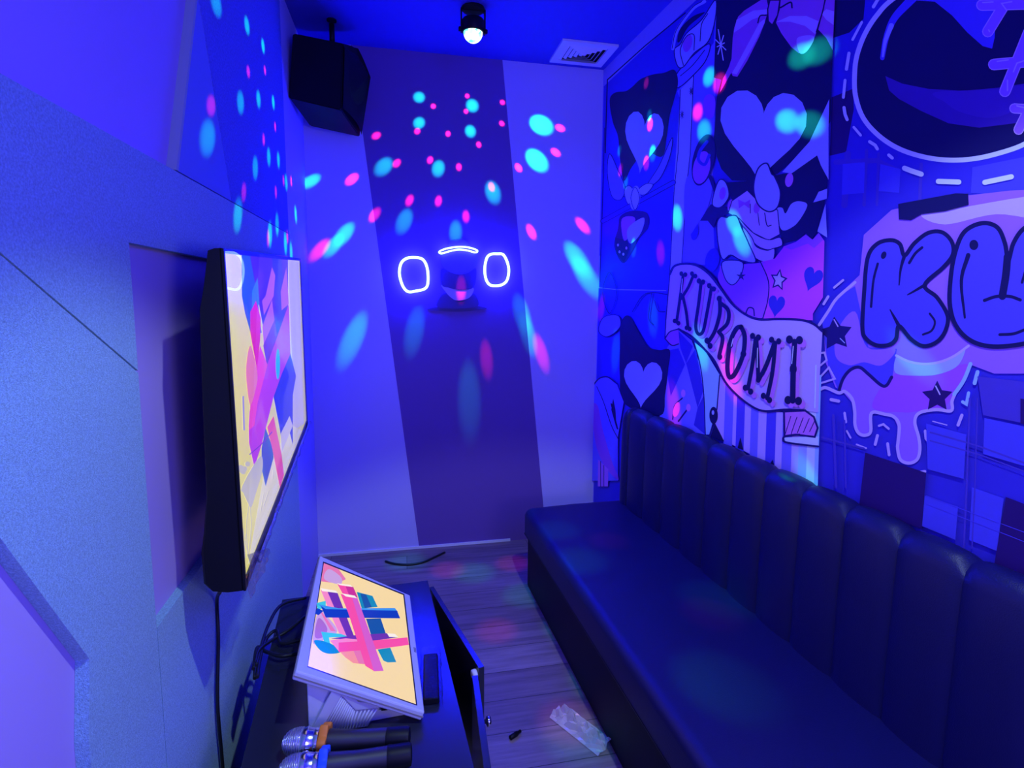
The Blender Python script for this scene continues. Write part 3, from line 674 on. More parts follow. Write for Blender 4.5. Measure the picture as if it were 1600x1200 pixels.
# cabinet body, profile in depth along its height
prof = [(0, -.001), (-.012, 0), (-.022, .004), (-.034, .07), (-.045, .12), (-.052, .3), (-.058, .5), (-.068, .58), (-.075, .62), (-.075, .69), (-.06, .71), (-.03, Lv), (0, Lv)]
b = MB()
rows = [[T3(u, v, d) for d, v in prof] for u in (0, .004, Lu-.004, Lu)]
for j, k in ((0, .99), (3, .99)):
    cdv = (-.03, Lv/2); rows[j] = [T3((0 if j == 0 else Lu), cdv[1]+(v-cdv[1])*.997, cdv[0]+(d-cdv[0])*.9) for d, v in prof]
R = b.grid(rows, True, M_black); b.cap(R[0], M_black); b.cap(R[-1], M_black, True)
b.build('housing', M_black, televis, smooth=35)
b = MB()
for (u0, u1, v0, v1) in ((0, Lu, 0, .009), (0, .009, .009, Lv-.022), (Lu-.009, Lu, .009, Lv-.022), (0, Lu, Lv-.022, Lv)):
    b.box8([T3(u0, v0, 0), T3(u1, v0, 0), T3(u1, v1, 0), T3(u0, v1, 0), T3(u0, v0, .005), T3(u1, v0, .005), T3(u1, v1, .005), T3(u0, v1, .005)], M_black)
b.build('bezel', M_black, televis)
def em(name, rgb, s=1.0, rough=.08, spec=.5):
    c_ = srgb(*rgb); return mat('screen_'+name, (.004, .004, .006), rough, spec, emit=c_, estr=s)
TS = .95
PT = Print(T3(0, 0, .0), tnrm, step=.00003, start=.0008)
tt = lambda u, v: T3(u, v, .0008)
yel = em('tv_yellow', (232, 222, 112), TS)
PT.poly3([T3(u, v, .0006) for u, v in ((.009, .009), (Lu-.009, .009), (Lu-.009, Lv-.022), (.009, Lv-.022))], yel)
c1, c2 = crop(340, 380, 4), crop(340, 650, 4)
tc_ = {k: em('tv_'+k, v, TS) for k, v in dict(teal=(20, 90, 190), blue=(30, 50, 215), deep=(70, 30, 215), sky=(20, 130, 240), hot=(230, 25, 145), salmon=(235, 130, 150), mag=(190, 60, 220), pinkb=(240, 75, 190), lil=(190, 100, 220), dark=(110, 45, 190), cyan=(30, 200, 240), red=(240, 90, 140), grey=(196, 190, 180), pale=(206, 196, 215), cream=(232, 224, 190)).items()}
def tp(pts, k, sm=False): PT.poly(pts, tc_[k], sm)
tp(c1((440, 100), (505, 120), (540, 1130), (470, 1170), (470, 900)), 'pale'); tp(c2((300, 300), (470, 60), (540, 100), (215, 880), (190, 930)), 'cream')
tp(c1((150, 60), (260, 65), (255, 400), (275, 560), (212, 580), (172, 440), (152, 330)), 'teal'); tp(c1((200, 65), (440, 80), (440, 480), (330, 700), (280, 500)), 'deep')
tp(c1((340, 90), (400, 90), (420, 480), (370, 570)), 'blue'); tp(c1((215, 300), (250, 215), (262, 380), (215, 410)), 'sky')
tp(c1((300, 330), (340, 150), (360, 200), (350, 330), (290, 450), (278, 360)), 'lil'); tp(c1((395, 300), (430, 150), (445, 380), (400, 420)), 'lil')
tp(c1((340, 355), (355, 480), (290, 650), (280, 520)), 'lil'); tp(c1((355, 480), (372, 570), (310, 775), (285, 640)), 'dark')
tp(c1((445, 380), (455, 690), (350, 960))+c2((275, 180), (230, 320), (197, 170), (195, 60))+c1((200, 1050), (250, 900), (310, 760)), 'mag')
tp(c1((265, 640), (312, 760), (250, 1000))+c2((230, 60), (196, 90))+c1((205, 1000)), 'pinkb')
tp(c1((205, 640), (245, 790), (245, 880), (205, 1010), (182, 870), (180, 760)), 'salmon', True)
tp(c1((240, 360), (270, 470), (266, 600), (246, 790), (205, 560), (205, 430)), 'hot')
tp(c1((455, 690), (490, 830), (470, 950))+c2((470, 180), (440, 60), (400, 150), (390, 90))+c1((350, 960), (400, 820)), 'blue')
tp(c2((275, 200), (300, 75), (345, 200), (350, 260), (300, 440), (275, 330)), 'teal'); tp(c2((310, 70), (350, 0), (362, 60), (400, 240), (415, 370), (390, 450), (345, 220)), 'red')
tp(c2((395, 110), (450, 0), (470, 60), (400, 230)), 'pale')
tp(c2((148, 455), (205, 340), (272, 250), (280, 340), (240, 480), (210, 570), (188, 540), (160, 480)), 'grey', True); PT.ell(c2((152, 335))[0], 5, 8, tc_['grey'], -30); PT.ell(c2((188, 300))[0], 4, 4, tc_['grey']); PT.ell(c2((172, 330))[0], 3, 4, tc_['grey'])
for q in (((195, 560), (180, 700), (190, 880)), ((205, 570), (210, 700), (195, 860)), ((146, 640), (168, 760), (190, 860)), ((172, 890), (168, 800), (178, 740)), ((290, 480), (270, 600)), ((320, 470), (290, 560)), ((350, 340), (345, 390))): PT.stroke(c2(*q), .9, tc_['grey'])
PT.stroke(c2((200, 240), (270, 180), (340, 100)), 1.5, tc_['dark'])
PT.ell(c1((377, 755))[0], 3.2, 24, tc_['cyan'])
PT.stroke(c1((160, 960), (166, 1165)), 2.6, em('tv_label', (150, 150, 215), TS), False)
o = PT.mb.build('screen', None, televis)
# mount
b = MB(); b.box(WL, -.442, 1.55, 2.1, 1.02, 1.32); b.build('wall_mount', M_black, televis)
# protective film still on the screen, rolled up along its lower edge
film = film_mat('clear_plastic_film', .02, .0, 5, base=.02, ior=.72)
b = MB()
rows = []
for i in range(25):
    u = .002+(Lu+.012)*i/24
    rows.append([T3(u, v, .0065+.034*u*(1-u/1.34)+.0012*math.sin(u*17+v*2)*min(1, max(0, (u-.3)*3))) for v in [.004+(Lv-.03)*k/9 for k in range(10)]])
b.grid(rows, False); b.build('protective_film', film, televis)
crk = film_mat('crumpled_film', .08, 1.0, 90, (.75, .8, .95), .25)
b = MB()
random.seed(3)
pts = [T3(.12+(Lu-.10)*k/30, Lv-.004+.002*math.sin(k*1.7), .010+.002*math.cos(k*2.3)) for k in range(31)]
b.tube(pts, [.005+.003*random.random() for _ in pts], n=7)
b.build('film_roll', crk, televis, smooth=180)
b = MB(); rows = []
for i in range(7):
    rows.append([T3(.015+.24*i/6, Lv-.075+.018*i+(.105-.012*i)*k/5, .009+.004*math.sin(i*2+k*1.3)) for k in range(6)])
b.grid(rows, False); b.build('film_flap', crk, televis)

# power cord hanging from the television
tag(MB.build((lambda b: (b.tube(smooth_open([T3(.02, Lv+.006, -.05), at((339, 940), 0, FX+.012), at((341, 1000), 0, FX+.01), at((340, 1100), 0, FX+.01), at((348, 1200), 0, FX+.01), at((352, 1290), 0, FX+.01), Vector((FX+.01, 1.2, .02))], 8), .0042, n=8), b)[1])(MB()), 'power_cord', M_cable), 'black power cord hanging straight down from the television', 'cord')

# ---------------------------------------------------------------- cabinet
CO = Vector((.062, 1.849, 0)); CA = Vector((.0762, -.9971, 0)).normalized(); CI = Vector((-.9971, -.0762, 0)).normalized()
def C3(a, i, z): return CO+CA*a+CI*i+Vector((0, 0, z))
cabinet = empty('media_cabinet', C3(.48, .23, 0), 'low black cabinet with half open doors along the felt wall', 'cabinet')
CLen = .96; CZ = .45
xf = lambda q: C3(q.x, q.y, q.z)
b = MB(); b.box(-.005, CLen, -.008, .46, CZ-.02, CZ, bev=.0015, xf=xf); b.build('top_panel', M_cab, cabinet)
b = MB()
for (a0, a1, i0, i1, z0, z1_) in ((.0, .018, .0, .455, .0, CZ-.02), (CLen-.018, CLen, .0, .455, 0, CZ-.02), (.018, CLen-.018, .437, .455, 0, CZ-.02), (.018, CLen-.018, .01, .437, .05, .068), (.018, CLen-.018, .02, .437, 0, .05), (.018, CLen-.018, .03, .437, .24, .255)):
    b.box(a0, a1, i0, i1, z0, z1_, M_cab_in if i0 > .005 else M_cab, xf=xf)
b.build('carcass', None, cabinet)
def door(h, sgn, ang, wd):
    # h: hinge position along the front; sgn +1 opens from far hinge
    d0 = CA*sgn; dirv = (d0*math.cos(ang)-CI*math.sin(ang)).normalized(); nrm = Vector((-dirv.y, dirv.x, 0))
    if nrm.dot(-CI) < 0: nrm = -nrm
    H = C3(h, -.012, 0)
    P = lambda u, d, z: H+dirv*u+nrm*d+Vector((0, 0, z))
    b = MB(); b.box8([P(0, 0, .055), P(wd, 0, .055), P(wd, .016, .055), P(0, .016, .055), P(0, 0, CZ-.024), P(wd, 0, CZ-.024), P(wd, .016, CZ-.024), P(0, .016, CZ-.024)], M_cab, .001)
    dr = b.build('door', None, cabinet)
    return dr, P, nrm
dr, P, nrm = door(.0, 1, math.radians(9.5), .47)
b = MB(); b.lathe([(0, .013), (.004, .014), (.012, .013), (.014, .008)], P(.455, -.001, CZ-.05), -nrm, n=14); b.build('hinge_cup', M_trim, dr)
dr, P, nrm = door(CLen, -1, math.radians(6.5), .475)
b = MB(); b.lathe([(0, .005), (.012, .005), (.016, .012), (.022, .013), (.026, .009)], P(.40, .016, CZ-.10), nrm, n=16); b.build('knob', M_chrome, dr)

# ---------------------------------------------------------------- touch-screen song kiosk
BN, BF, KN, KF = Vector((.0335, 1.19, .475)), Vector((.007, 1.725, .476)), Vector((-.243, 1.205, .611)), Vector((-.264, 1.725, .629))
BN, BF, KN, KF = at((664, 1113), 1, 1.192), at((641, 930), 1, 1.725), at((462, 1048), 1, 1.205), at((500, 868), 1, 1.735)
_kn = (BF-BN).cross(KN-BN).normalized(); KF = hit((500, 868), BN, _kn)
ku = ((BF-BN)+(KF-KN)).normalized(); kv = ((BN-KN)+(BF-KF)); kv = (kv-ku*kv.dot(ku)).normalized(); kn = _kn if _kn.z > 0 else -_kn
KL = (KF-KN).length; KW = (BN-KN).length
def lerp4(u, v, d=0):   # u 0 near..1 far, v 0 top..1 bottom
    return KN*(1-u)*(1-v)+KF*u*(1-v)+BN*(1-u)*v+BF*u*v+kn*d
kiosk = empty('touch_screen', Vector((-.1, 1.45, CZ)), 'tilted white touch screen on the black cabinet showing pink and blue beams', 'touch screen')
b = MB()
b.box8([lerp4(0, 0, -.022), lerp4(1, 0, -.022), lerp4(1, 1, -.022), lerp4(0, 1, -.022), lerp4(0, 0), lerp4(1, 0), lerp4(1, 1), lerp4(0, 1)], M_white, .004)
b.build('monitor_frame', None, kiosk)
b = MB(); b.box8([lerp4(-.002, -.003, -.0135), lerp4(1.002, -.003, -.0135), lerp4(1.002, 1.003, -.0135), lerp4(-.002, 1.003, -.0135), lerp4(-.002, -.003, -.0105), lerp4(1.002, -.003, -.0105), lerp4(1.002, 1.003, -.0105), lerp4(-.002, 1.003, -.0105)]); b.build('frame_seam', mat('warm_grey_seam', (.30, .26, .25), .5, .3), kiosk)
PK = Print(lerp4(.5, .5), kn, step=.00003, start=.0008)
cK = crop(455, 860, 4.445)
KS = .95
ke = {k: em('kiosk_'+k, v, KS, .15, .4) for k, v in dict(edge=(25, 25, 60), bg=(252, 222, 160), lav=(205, 165, 225), lav2=(170, 110, 200), teal=(10, 140, 185), cyan=(60, 200, 225), blue=(10, 60, 190), navy=(25, 45, 140), sky=(60, 150, 240), pink=(250, 80, 165), pinkd=(205, 50, 150), pinkl=(250, 140, 200), pur=(110, 50, 175), purl=(215, 95, 205), org=(250, 150, 150), wht=(255, 245, 235), steel=(20, 85, 165), rosy=(235, 120, 175)).items()}
PK.poly(cK((222, 76), (786, 303), (876, 1078), (112, 808)), ke['edge'])
PK.poly(cK((227, 88), (778, 310), (866, 1068), (116, 803)), ke['bg'])
def kp(pts, k, sm=False): PK.poly(cK(*pts), ke[k], sm)
kp(((227, 88), (330, 130), (380, 200), (320, 230), (208, 215)), 'rosy'); kp(((260, 130), (345, 185), (340, 235), (230, 200)), 'lav', True)
kp(((150, 640), (185, 430), (240, 450), (320, 560), (230, 620)), 'lav', True); kp(((165, 600), (190, 470), (250, 540), (225, 600)), 'lav2', True)
kp(((455, 288), (565, 316), (600, 392), (490, 405)), 'teal'); kp(((480, 300), (520, 306), (560, 395), (510, 400)), 'steel')
kp(((520, 475), (622, 472), (662, 592), (560, 605)), 'steel'); kp(((600, 688), (688, 675), (730, 776), (670, 778), (640, 765)), 'teal')
kp(((205, 275), (250, 282), (335, 480), (388, 602), (345, 602), (285, 470)), 'pinkl'); kp(((250, 282), (322, 296), (440, 605), (388, 602)), 'pur'); kp(((190, 405), (215, 430), (310, 562), (275, 560)), 'rosy')
kp(((320, 232), (430, 252), (462, 325), (358, 302)), 'pink'); kp(((378, 250), (430, 252), (462, 328), (402, 310)), 'pinkd')
kp(((160, 625), (260, 640), (345, 702), (265, 718), (200, 692)), 'teal', True); kp(((208, 565), (345, 580), (400, 600), (262, 605), (270, 645), (228, 632)), 'cyan')
kp(((178, 365), (240, 350), (240, 400), (182, 410)), 'cyan'); kp(((165, 440), (180, 400), (225, 420), (190, 450)), 'blue')
kp(((180, 372), (330, 402), (720, 400), (742, 428), (230, 408)), 'sky'); kp(((205, 385), (240, 408), (735, 418), (757, 472), (240, 466)), 'blue')
kp(((275, 612), (430, 590), (665, 575), (745, 603), (570, 628)), 'pur'); kp(((665, 575), (720, 580), (745, 603), (680, 600)), 'wht')
kp(((335, 700), (450, 690), (512, 792), (430, 782), (375, 742)), 'org'); kp(((430, 690), (480, 690), (515, 790), (470, 785)), 'rosy')
kp(((268, 625), (380, 610), (560, 628), (330, 650), (335, 706)), 'pinkl'); kp(((330, 640), (565, 626), (808, 604), (818, 656), (600, 686), (330, 706)), 'pink')
kp(((343, 302), (420, 318), (575, 838), (515, 802), (395, 430)), 'pink'); kp(((420, 318), (458, 326), (642, 836), (575, 840)), 'purl')
kp(((350, 298), (440, 314), (458, 332), (380, 320)), 'wht'); kp(((205, 262), (310, 280), (325, 296), (215, 282)), 'wht'); kp(((318, 228), (412, 240), (428, 254), (335, 240)), 'wht')
PK.mb.build('screen', None, kiosk)
b = MB(); c0 = at((645, 1002), 2, .47)
for v0 in (.972, .985):
    b.box8([lerp4(u, v, d) for d in (.0, .0008) for u, v in ((.42, v0-.004), (.46, v0-.004), (.46, v0+.003), (.42, v0+.003))])
b.build('logo', mat('logo_grey', (.15, .15, .2), .4), kiosk)
# wedge base
y0, y1 = 1.215, 1.70
def under(x, y):
    o_ = lerp4(.5, .5, -.022); return o_.z-((x-o_.x)*kn.x+(y-o_.y)*kn.y)/kn.z
b = MB()
xs0, xs1 = -.222, .020
b.box8([(xs0, y0, CZ), (xs1, y0+.015, CZ), (xs1-.02, y1, CZ), (xs0-.02, y1, CZ), (xs0, y0, under(xs0, y0)+.002), (xs1, y0+.015, under(xs1, y0)+.002), (xs1-.02, y1, under(xs1-.02, y1)+.002), (xs0-.02, y1, under(xs0-.02, y1)+.002)], M_white, .004)
b.build('stand', None, kiosk)
# side speaker grille: sloping block with ribs
g0 = [at((540, 1078), 1, y0-.006), at((580, 1108), 1, y0-.006), at((598, 1115), 1, y0-.008), at((592, 1145), 1, y0-.02)]
def gq(px): return at(px, 1, y0-.008)
gp = [gq((533, 1084)), gq((555, 1108)), gq((592, 1104)), gq((575, 1146)), gq((500, 1158))]
gp = [Vector((p.x, p.y, max(p.z, CZ+.002))) for p in gp]
b = MB(); b.prism(gp, (0, .014, 0), M_vent, .001); gr = b.build('side_grille', None, kiosk)
b = MB()
for k in range(16):
    f_ = (k+.5)/16
    p_, q_ = gp[0].lerp(gp[2], f_), gp[4].lerp(gp[3], f_)
    if f_ < .62: p_ = gp[0].lerp(gp[1], f_/.62)
    else: p_ = gp[1].lerp(gp[2], (f_-.62)/.38)
    p_ = p_+Vector((0, -.0012, -.004)); q_ = q_+Vector((0, -.0012, .003))
    b.tube([p_, q_], .0022, n=6)
b.build('grille_ribs', M_white, gr)
b = MB(); sp = [gq((522, 1072)), gq((538, 1078)), gq((498, 1162)), gq((482, 1160))]
sp = [Vector((p.x, p.y-.004, max(p.z, CZ+.001))) for p in sp]; b.prism(sp, (0, .012, 0), M_white, .001); b.build('grille_frame', None, kiosk)
b = MB(); sp = [gq((540, 1076)), gq((560, 1096)), gq((592, 1096)), gq((594, 1104)), gq((556, 1108)), gq((533, 1084))]
b.prism([Vector((p.x, p.y-.004, p.z)) for p in sp], (0, .012, 0), M_white, .001); b.build('grille_lip', None, kiosk)
b = MB(); p = at((600, 1106), 1, y0+.004); b.box(p.x-.006, p.x+.008, y0-.001, y0+.02, p.z-.003, p.z+.003); b.build('port', M_slot, kiosk)

# ---------------------------------------------------------------- microphones
def mic(h, t, ring, label):
    h, t = Vector(h), Vector(t); ax = (t-h).normalized(); L_ = (t-h).length
    o = empty('wireless_microphone', Vector(((h.x+t.x)/2, (h.y+t.y)/2, CZ)), label, 'microphone', 'microphones on the cabinet')
    b = MB(); b.lathe([(0, .002), (.003, .012), (.010, .020), (.022, .0255), (.036, .0275), (.044, .0275)], h, ax, n=28); hd = b.build('grille', M_steel, o, smooth=60)
    b = MB()
    for k in range(9):
        d = .004+k*.0045; r = (.013, .0185, .0222, .0245, .026, .027, .0276, .0278, .0278)[k]
        b.tube([h+ax*d+(Vector((0, 0, 1))*math.cos(a)+ax.cross(Vector((0, 0, 1)))*math.sin(a))*r for a in [2*PI*j/28 for j in range(28)]], .0009, n=5, closed=True)
    b.build('wire_rings', M_chrome, hd)
    b = MB(); b.lathe([(.044, .0278), (.046, .0292), (.054, .0292), (.056, .0275), (.068, .025), (.070, .0262), (.077, .0262), (.079, .024)], h, ax, n=28); b.build('collar', M_chrome, o, smooth=40)
    b = MB(); b.lathe([(.079, .0225), (.10, .0225), (.14, .020), (.16, .0195), (L_-.05, .0205)], h, ax, n=28); b.build('handle', M_blackgloss, o, smooth=40)
    b = MB(); b.lathe([(L_-.05, .0215), (L_-.046, .0222), (L_-.04, .0215), (L_-.008, .022), (L_-.002, .020), (L_, .012)], h, ax, n=28); b.build('end_cap', M_black, o, smooth=40)
    b = MB()
    rows = []
    N = 48
    for j in range(N+1):
        a = 2*PI*j/N
        r = .0325+.0045*(math.cos(a*6)) ; c_ = h+ax*.088
        u = Vector((0, 0, 1)); w_ = ax.cross(u)
        dv = u*math.cos(a)+w_*math.sin(a)
        rows.append([c_+dv*.0225-ax*.008, c_+dv*(r-.002)-ax*.0085, c_+dv*r-ax*.006, c_+dv*r+ax*.006, c_+dv*(r-.002)+ax*.0085, c_+dv*.0225+ax*.008])
    b.grid(rows, False); b.build('anti_roll_ring', ring, o, smooth=40)
    return o
zc = CZ+.0368
def mp_(p, z=zc): return at(p, 2, z)
mic(mp_((441, 1161)), mp_((641, 1152)), M_orange, 'silver headed black microphone with the orange ring, beside the touch screen')
mic(mp_((434, 1206)), mp_((644, 1178)), M_bluer, 'silver headed black microphone with the blue ring at the bottom edge')

# remote in a plastic sleeve
ra, rb_ = at((673, 1030), 2, CZ), at((674, 1102), 2, CZ)
b = MB()
dv = (rb_-ra).normalized(); wv = Vector((dv.y, -dv.x, 0)); L_ = (rb_-ra).length
o = empty('remote_control', (ra+rb_)/2, 'black remote control in a clear crinkled sleeve beside the touch screen', 'remote')
rp = lambda u, w_, z: ra+dv*u+wv*w_+Vector((0, 0, z))
b.box8([rp(0, -.02, .002), rp(L_, -.02, .002), rp(L_, .02, .002), rp(0, .02, .002), rp(0, -.018, .018), rp(L_, -.018, .018), rp(L_, .018, .018), rp(0, .018, .018)], M_black, .003); b.build('body', None, o)
b = MB(); random.seed(5); rows = []
for i in range(14):
    u = -.02+(L_+.03)*i/13
    rows.append([rp(u, .026*math.cos(a)*(1+.12*random.random()), .012+.014*math.sin(a)*(1+.25*random.random()) if math.sin(a) > 0 else .001) for a in [2*PI*k/14 for k in range(14)]])
b.grid(rows, True); b.build('plastic_sleeve', film_mat('sleeve_film', .07, .8, 60, (.9, .92, 1), .05), o)

# tangle of black cables behind the touch screen
cabs = [(((478, 934), (440, 945), (420, 975), (408, 1010), (400, 1040)), .46), (((478, 962), (450, 985), (425, 1000), (402, 1020), (398, 1060)), .46), (((470, 1000), (440, 1005), (432, 985), (415, 1000), (405, 1035), (402, 1058)), .458), (((470, 1020), (440, 1025), (415, 1018), (402, 1012), (396, 1045)), .458)]
cl = ['black cable arching highest over the cabinet behind the touch screen', 'black cable looping midway behind the touch screen', 'black cable with a small kink behind the touch screen', 'lowest black cable lying flat behind the touch screen']
for i, (pp, z) in enumerate(cabs):
    b = MB(); P_ = [at(q, 2, z+.004+.012*math.sin(k*1.3+i)**2) for k, q in enumerate(pp)]
    P_ = [Vector((max(p.x, FX+.012), p.y, p.z)) for p in P_]
    if P_[-1].x > -.40: pass
    b.tube(smooth_open(P_, 8), .0048, n=8)
    tag(b.build('cable', M_cable), cl[i], 'cable', 'cables behind the touch screen')

# ---------------------------------------------------------------- things on the floor
b = MB(); b.tube(smooth_open([at(q, 2, .006) for q in ((602, 877), (618, 881), (640, 882), (662, 878), (680, 870), (695, 863))], 6), .006, n=8)
tag(b.build('cable_offcut', M_cable), 'short black cable offcut on the floor by the back wall', 'cable')
b = MB(); pa, pb = at((797, 1153), 2, .008), at((812, 1143), 2, .008); b.lathe([(0, .006), (.001, .0075), (.03, .0075), (.031, .005), (.045, .005), (.046, .003)], pa, pb-pa, n=12)
tag(b.build('plug_cap', M_black), 'small black plug cap lying on the floor near the cabinet door', 'plug')
b = MB(); random.seed(11)
c0, c1_ = at((872, 1113), 2, .0), at((948, 1172), 2, .0)
rows = []; dv = (c1_-c0); wv = Vector((-dv.y, dv.x, 0)).normalized()
for i in range(16):
    f_ = i/15; rows.append([c0+dv*f_+wv*((k/9-.5)*.085)+Vector((0, 0, .004+.035*random.random()*math.sin(PI*k/9))) for k in range(10)])
b.grid(rows, False, smooth=False)
irid = bpy.data.materials.new('iridescent_film'); irid.use_nodes = True
ib = irid.node_tree.nodes['Principled BSDF']; ib.inputs['Base Color'].default_value = (.75, .75, .85, 1); ib.inputs['Roughness'].default_value = .12; ib.inputs['Alpha'].default_value = .55; ib.inputs['Specular IOR Level'].default_value = .9
ib.inputs['Thin Film Thickness'].default_value = 420; ib.inputs['Thin Film IOR'].default_value = 1.6
tag(b.build('plastic_wrapper', irid), 'crumpled clear plastic wrapper on the floor against the sofa base', 'wrapper')

# ---------------------------------------------------------------- neon sign on the back wall
cN = crop(600, 360, 6.6667)
NY = WD-.028
neon_m = mat('blue_white_neon', (.1, .1, .1), .4, .3, emit=(.0045, .008, 1), estr=350)
neon = empty('neon_sign', at(cN((770, 560))[0], 1, WD), 'neon sign of two rounded loops and an arc around a dark emblem', 'neon sign')
def loop(pts, name, r=.0072):
    b = MB(); q = smooth_closed(cN(*pts), 5); b.tube([at(p, 1, NY) for p in q], r, n=10, closed=True); o = b.build(name, neon_m, neon)
    for k in (0, len(q)//2):
        b = MB(); p = at(q[k], 1, NY); b.lathe([(0, .004), (WD-NY, .004)], p, (0, 1, 0), n=8); b.build('standoff', M_trim, o)
loop(((180, 340), (240, 290), (330, 282), (400, 300), (440, 360), (458, 450), (455, 560), (420, 610), (330, 632), (260, 640), (215, 610), (180, 540), (160, 440)), 'neon_tube')
loop(((1050, 390), (1070, 290), (1110, 250), (1180, 245), (1240, 252), (1280, 320), (1300, 410), (1285, 510), (1240, 560), (1170, 578), (1100, 565), (1060, 500)), 'neon_tube')
loop(((575, 222), (650, 190), (770, 172), (880, 178), (965, 205), (968, 225), (940, 228), (860, 207), (770, 200), (680, 218), (600, 240)), 'neon_tube', .0046)
b = MB()
def plq(pts, m_, y=WD-.004, th=.004, sm=True):
    q = smooth_closed(cN(*pts), 4) if sm else cN(*pts)
    b.prism([at(p, 1, y) for p in q], (0, th, 0), m_)
e_d = mat('emblem_dark', (.06, .03, .20), .5, .3); e_m = mat('emblem_mid', (.13, .09, .38), .5, .3); e_l = mat('emblem_band', (.45, .36, .62), .5, .3)
plq(((450, 825), (560, 795), (760, 785), (980, 790), (1070, 815), (900, 840), (700, 845)), e_d)
plq(((560, 800), (580, 700), (650, 650), (900, 650), (965, 690), (975, 790), (800, 815)), e_d, WD-.0085)
plq(((595, 570), (680, 600), (800, 622), (930, 600), (915, 670), (860, 715), (760, 730), (700, 700), (650, 650)), e_l, WD-.013)
plq(((600, 400), (690, 440), (780, 460), (880, 440), (960, 400), (935, 590), (800, 618), (680, 598), (600, 565)), e_d, WD-.0175)
plq(((605, 255), (780, 235), (965, 250), (960, 380), (880, 440), (780, 458), (680, 432), (612, 370)), e_m, WD-.013)
plq(((690, 110), (770, 90), (850, 105), (880, 160), (770, 150), (680, 165)), e_m, WD-.013)
b.build('emblem', None, neon)

# ---------------------------------------------------------------- ceiling fittings
# disco lamp
D0 = Vector((.322, 2.592, WH))
disco = empty('disco_light', D0, 'small black disco light with glowing dome hanging from the ceiling', 'disco light')
b = MB(); b.lathe([(0, .050), (-.006, .052), (-.012, .046)], D0+Vector((0, 0, 0)), (0, 0, 1), n=28); b.build('base_plate', M_black, disco, smooth=40)
b = MB()
for s_ in (-1, 1): b.box(D0.x+s_*.052-.0025, D0.x+s_*.052+.0025, D0.y-.009, D0.y+.009, WH-.105, WH-.006)
b.box(D0.x-.052, D0.x+.052, D0.y-.009, D0.y+.009, WH-.014, WH-.010); b.build('bracket', M_black, disco)
b = MB(); b.lathe([(-.045, .030), (-.048, .045), (-.055, .050), (-.098, .050), (-.102, .047)], D0, (0, 0, 1), n=32); body = b.build('body', M_black, disco, smooth=40)
for s_ in (-1, 1):
    b = MB(); b.lathe([(0, .010), (.012, .010), (.014, .007)], (D0.x+s_*.050, D0.y, WH-.092), (s_, 0, 0), n=12); b.build('knob', M_black, body)
dome_m = bpy.data.materials.new('glowing_faceted_dome'); dome_m.use_nodes = True; nt = dome_m.node_tree
bb = nt.nodes['Principled BSDF']; bb.inputs['Base Color'].default_value = (.2, .3, .3, 1); bb.inputs['Roughness'].default_value = .2
tc = nt.nodes.new('ShaderNodeTexCoord'); vo = nt.nodes.new('ShaderNodeTexVoronoi'); vo.inputs['Scale'].default_value = 60
rp_ = nt.nodes.new('ShaderNodeValToRGB'); rp_.color_ramp.elements[0].color = (1, .95, .6, 1); rp_.color_ramp.elements[1].color = (.12, .9, .85, 1); rp_.color_ramp.elements[0].position = .3; rp_.color_ramp.elements[1].position = .75
nt.links.new(tc.outputs['Object'], vo.inputs['Vector']); nt.links.new(vo.outputs['Color'], rp_.inputs['Fac']); nt.links.new(rp_.outputs['Color'], bb.inputs['Emission Color']); bb.inputs['Emission Strength'].default_value = 2.2
b = MB(); b.lathe([(-.102-.042*math.sin(a), max(.0005, .042*math.cos(a))) for a in [PI/2*k/10 for k in range(11)]], D0, (0, 0, 1), n=32); b.build('dome', dome_m, disco, smooth=60)

# vent
vq = [at(p, 2, WH-.003) for p in ((880, 60), (972, 72), (938, 107), (855, 92))]
vent = empty('ceiling_vent', sum(vq, Vector())/4, 'square white louvred air vent on the ceiling near the mural', 'vent')
vx0, vx1, vy0, vy1 = .785, 1.075, 2.775, 3.03
vf = lambda x, y, z: Vector((x, y, z))
b = MB()
for (x0, x1, y0_, y1_) in ((vx0, vx1, vy0, vy0+.035), (vx0, vx1, vy1-.035, vy1), (vx0, vx0+.035, vy0+.035, vy1-.035), (vx1-.035, vx1, vy0+.035, vy1-.035)):
    b.box(x0, x1, y0_, y1_, WH-.012, WH-.0005)
b.build('frame', M_trim, vent)
b = MB(); cx_, cy_ = (vx0+vx1)/2, (vy0+vy1)/2
for k in range(5):
    s_ = .108-.022*k; s2 = s_-.013; z_ = WH-.004-.0012*k; sy = .87
    ro = [Vector((cx_+a*s_, cy_+c_*s_*sy, z_)) for a, c_ in ((-1, -1), (1, -1), (1, 1), (-1, 1))]; ri = [Vector((cx_+a*s2, cy_+c_*s2*sy, z_-.010)) for a, c_ in ((-1, -1), (1, -1), (1, 1), (-1, 1))]
    for j in range(4): b.face([ro[j], ro[(j+1) % 4], ri[(j+1) % 4], ri[j]])
b.build('louvres', M_trim, vent)
b = MB(); b.box(vx0+.03, vx1-.03, vy0+.03, vy1-.03, WH-.003, WH-.0005); b.build('duct_opening', M_slot, vent)

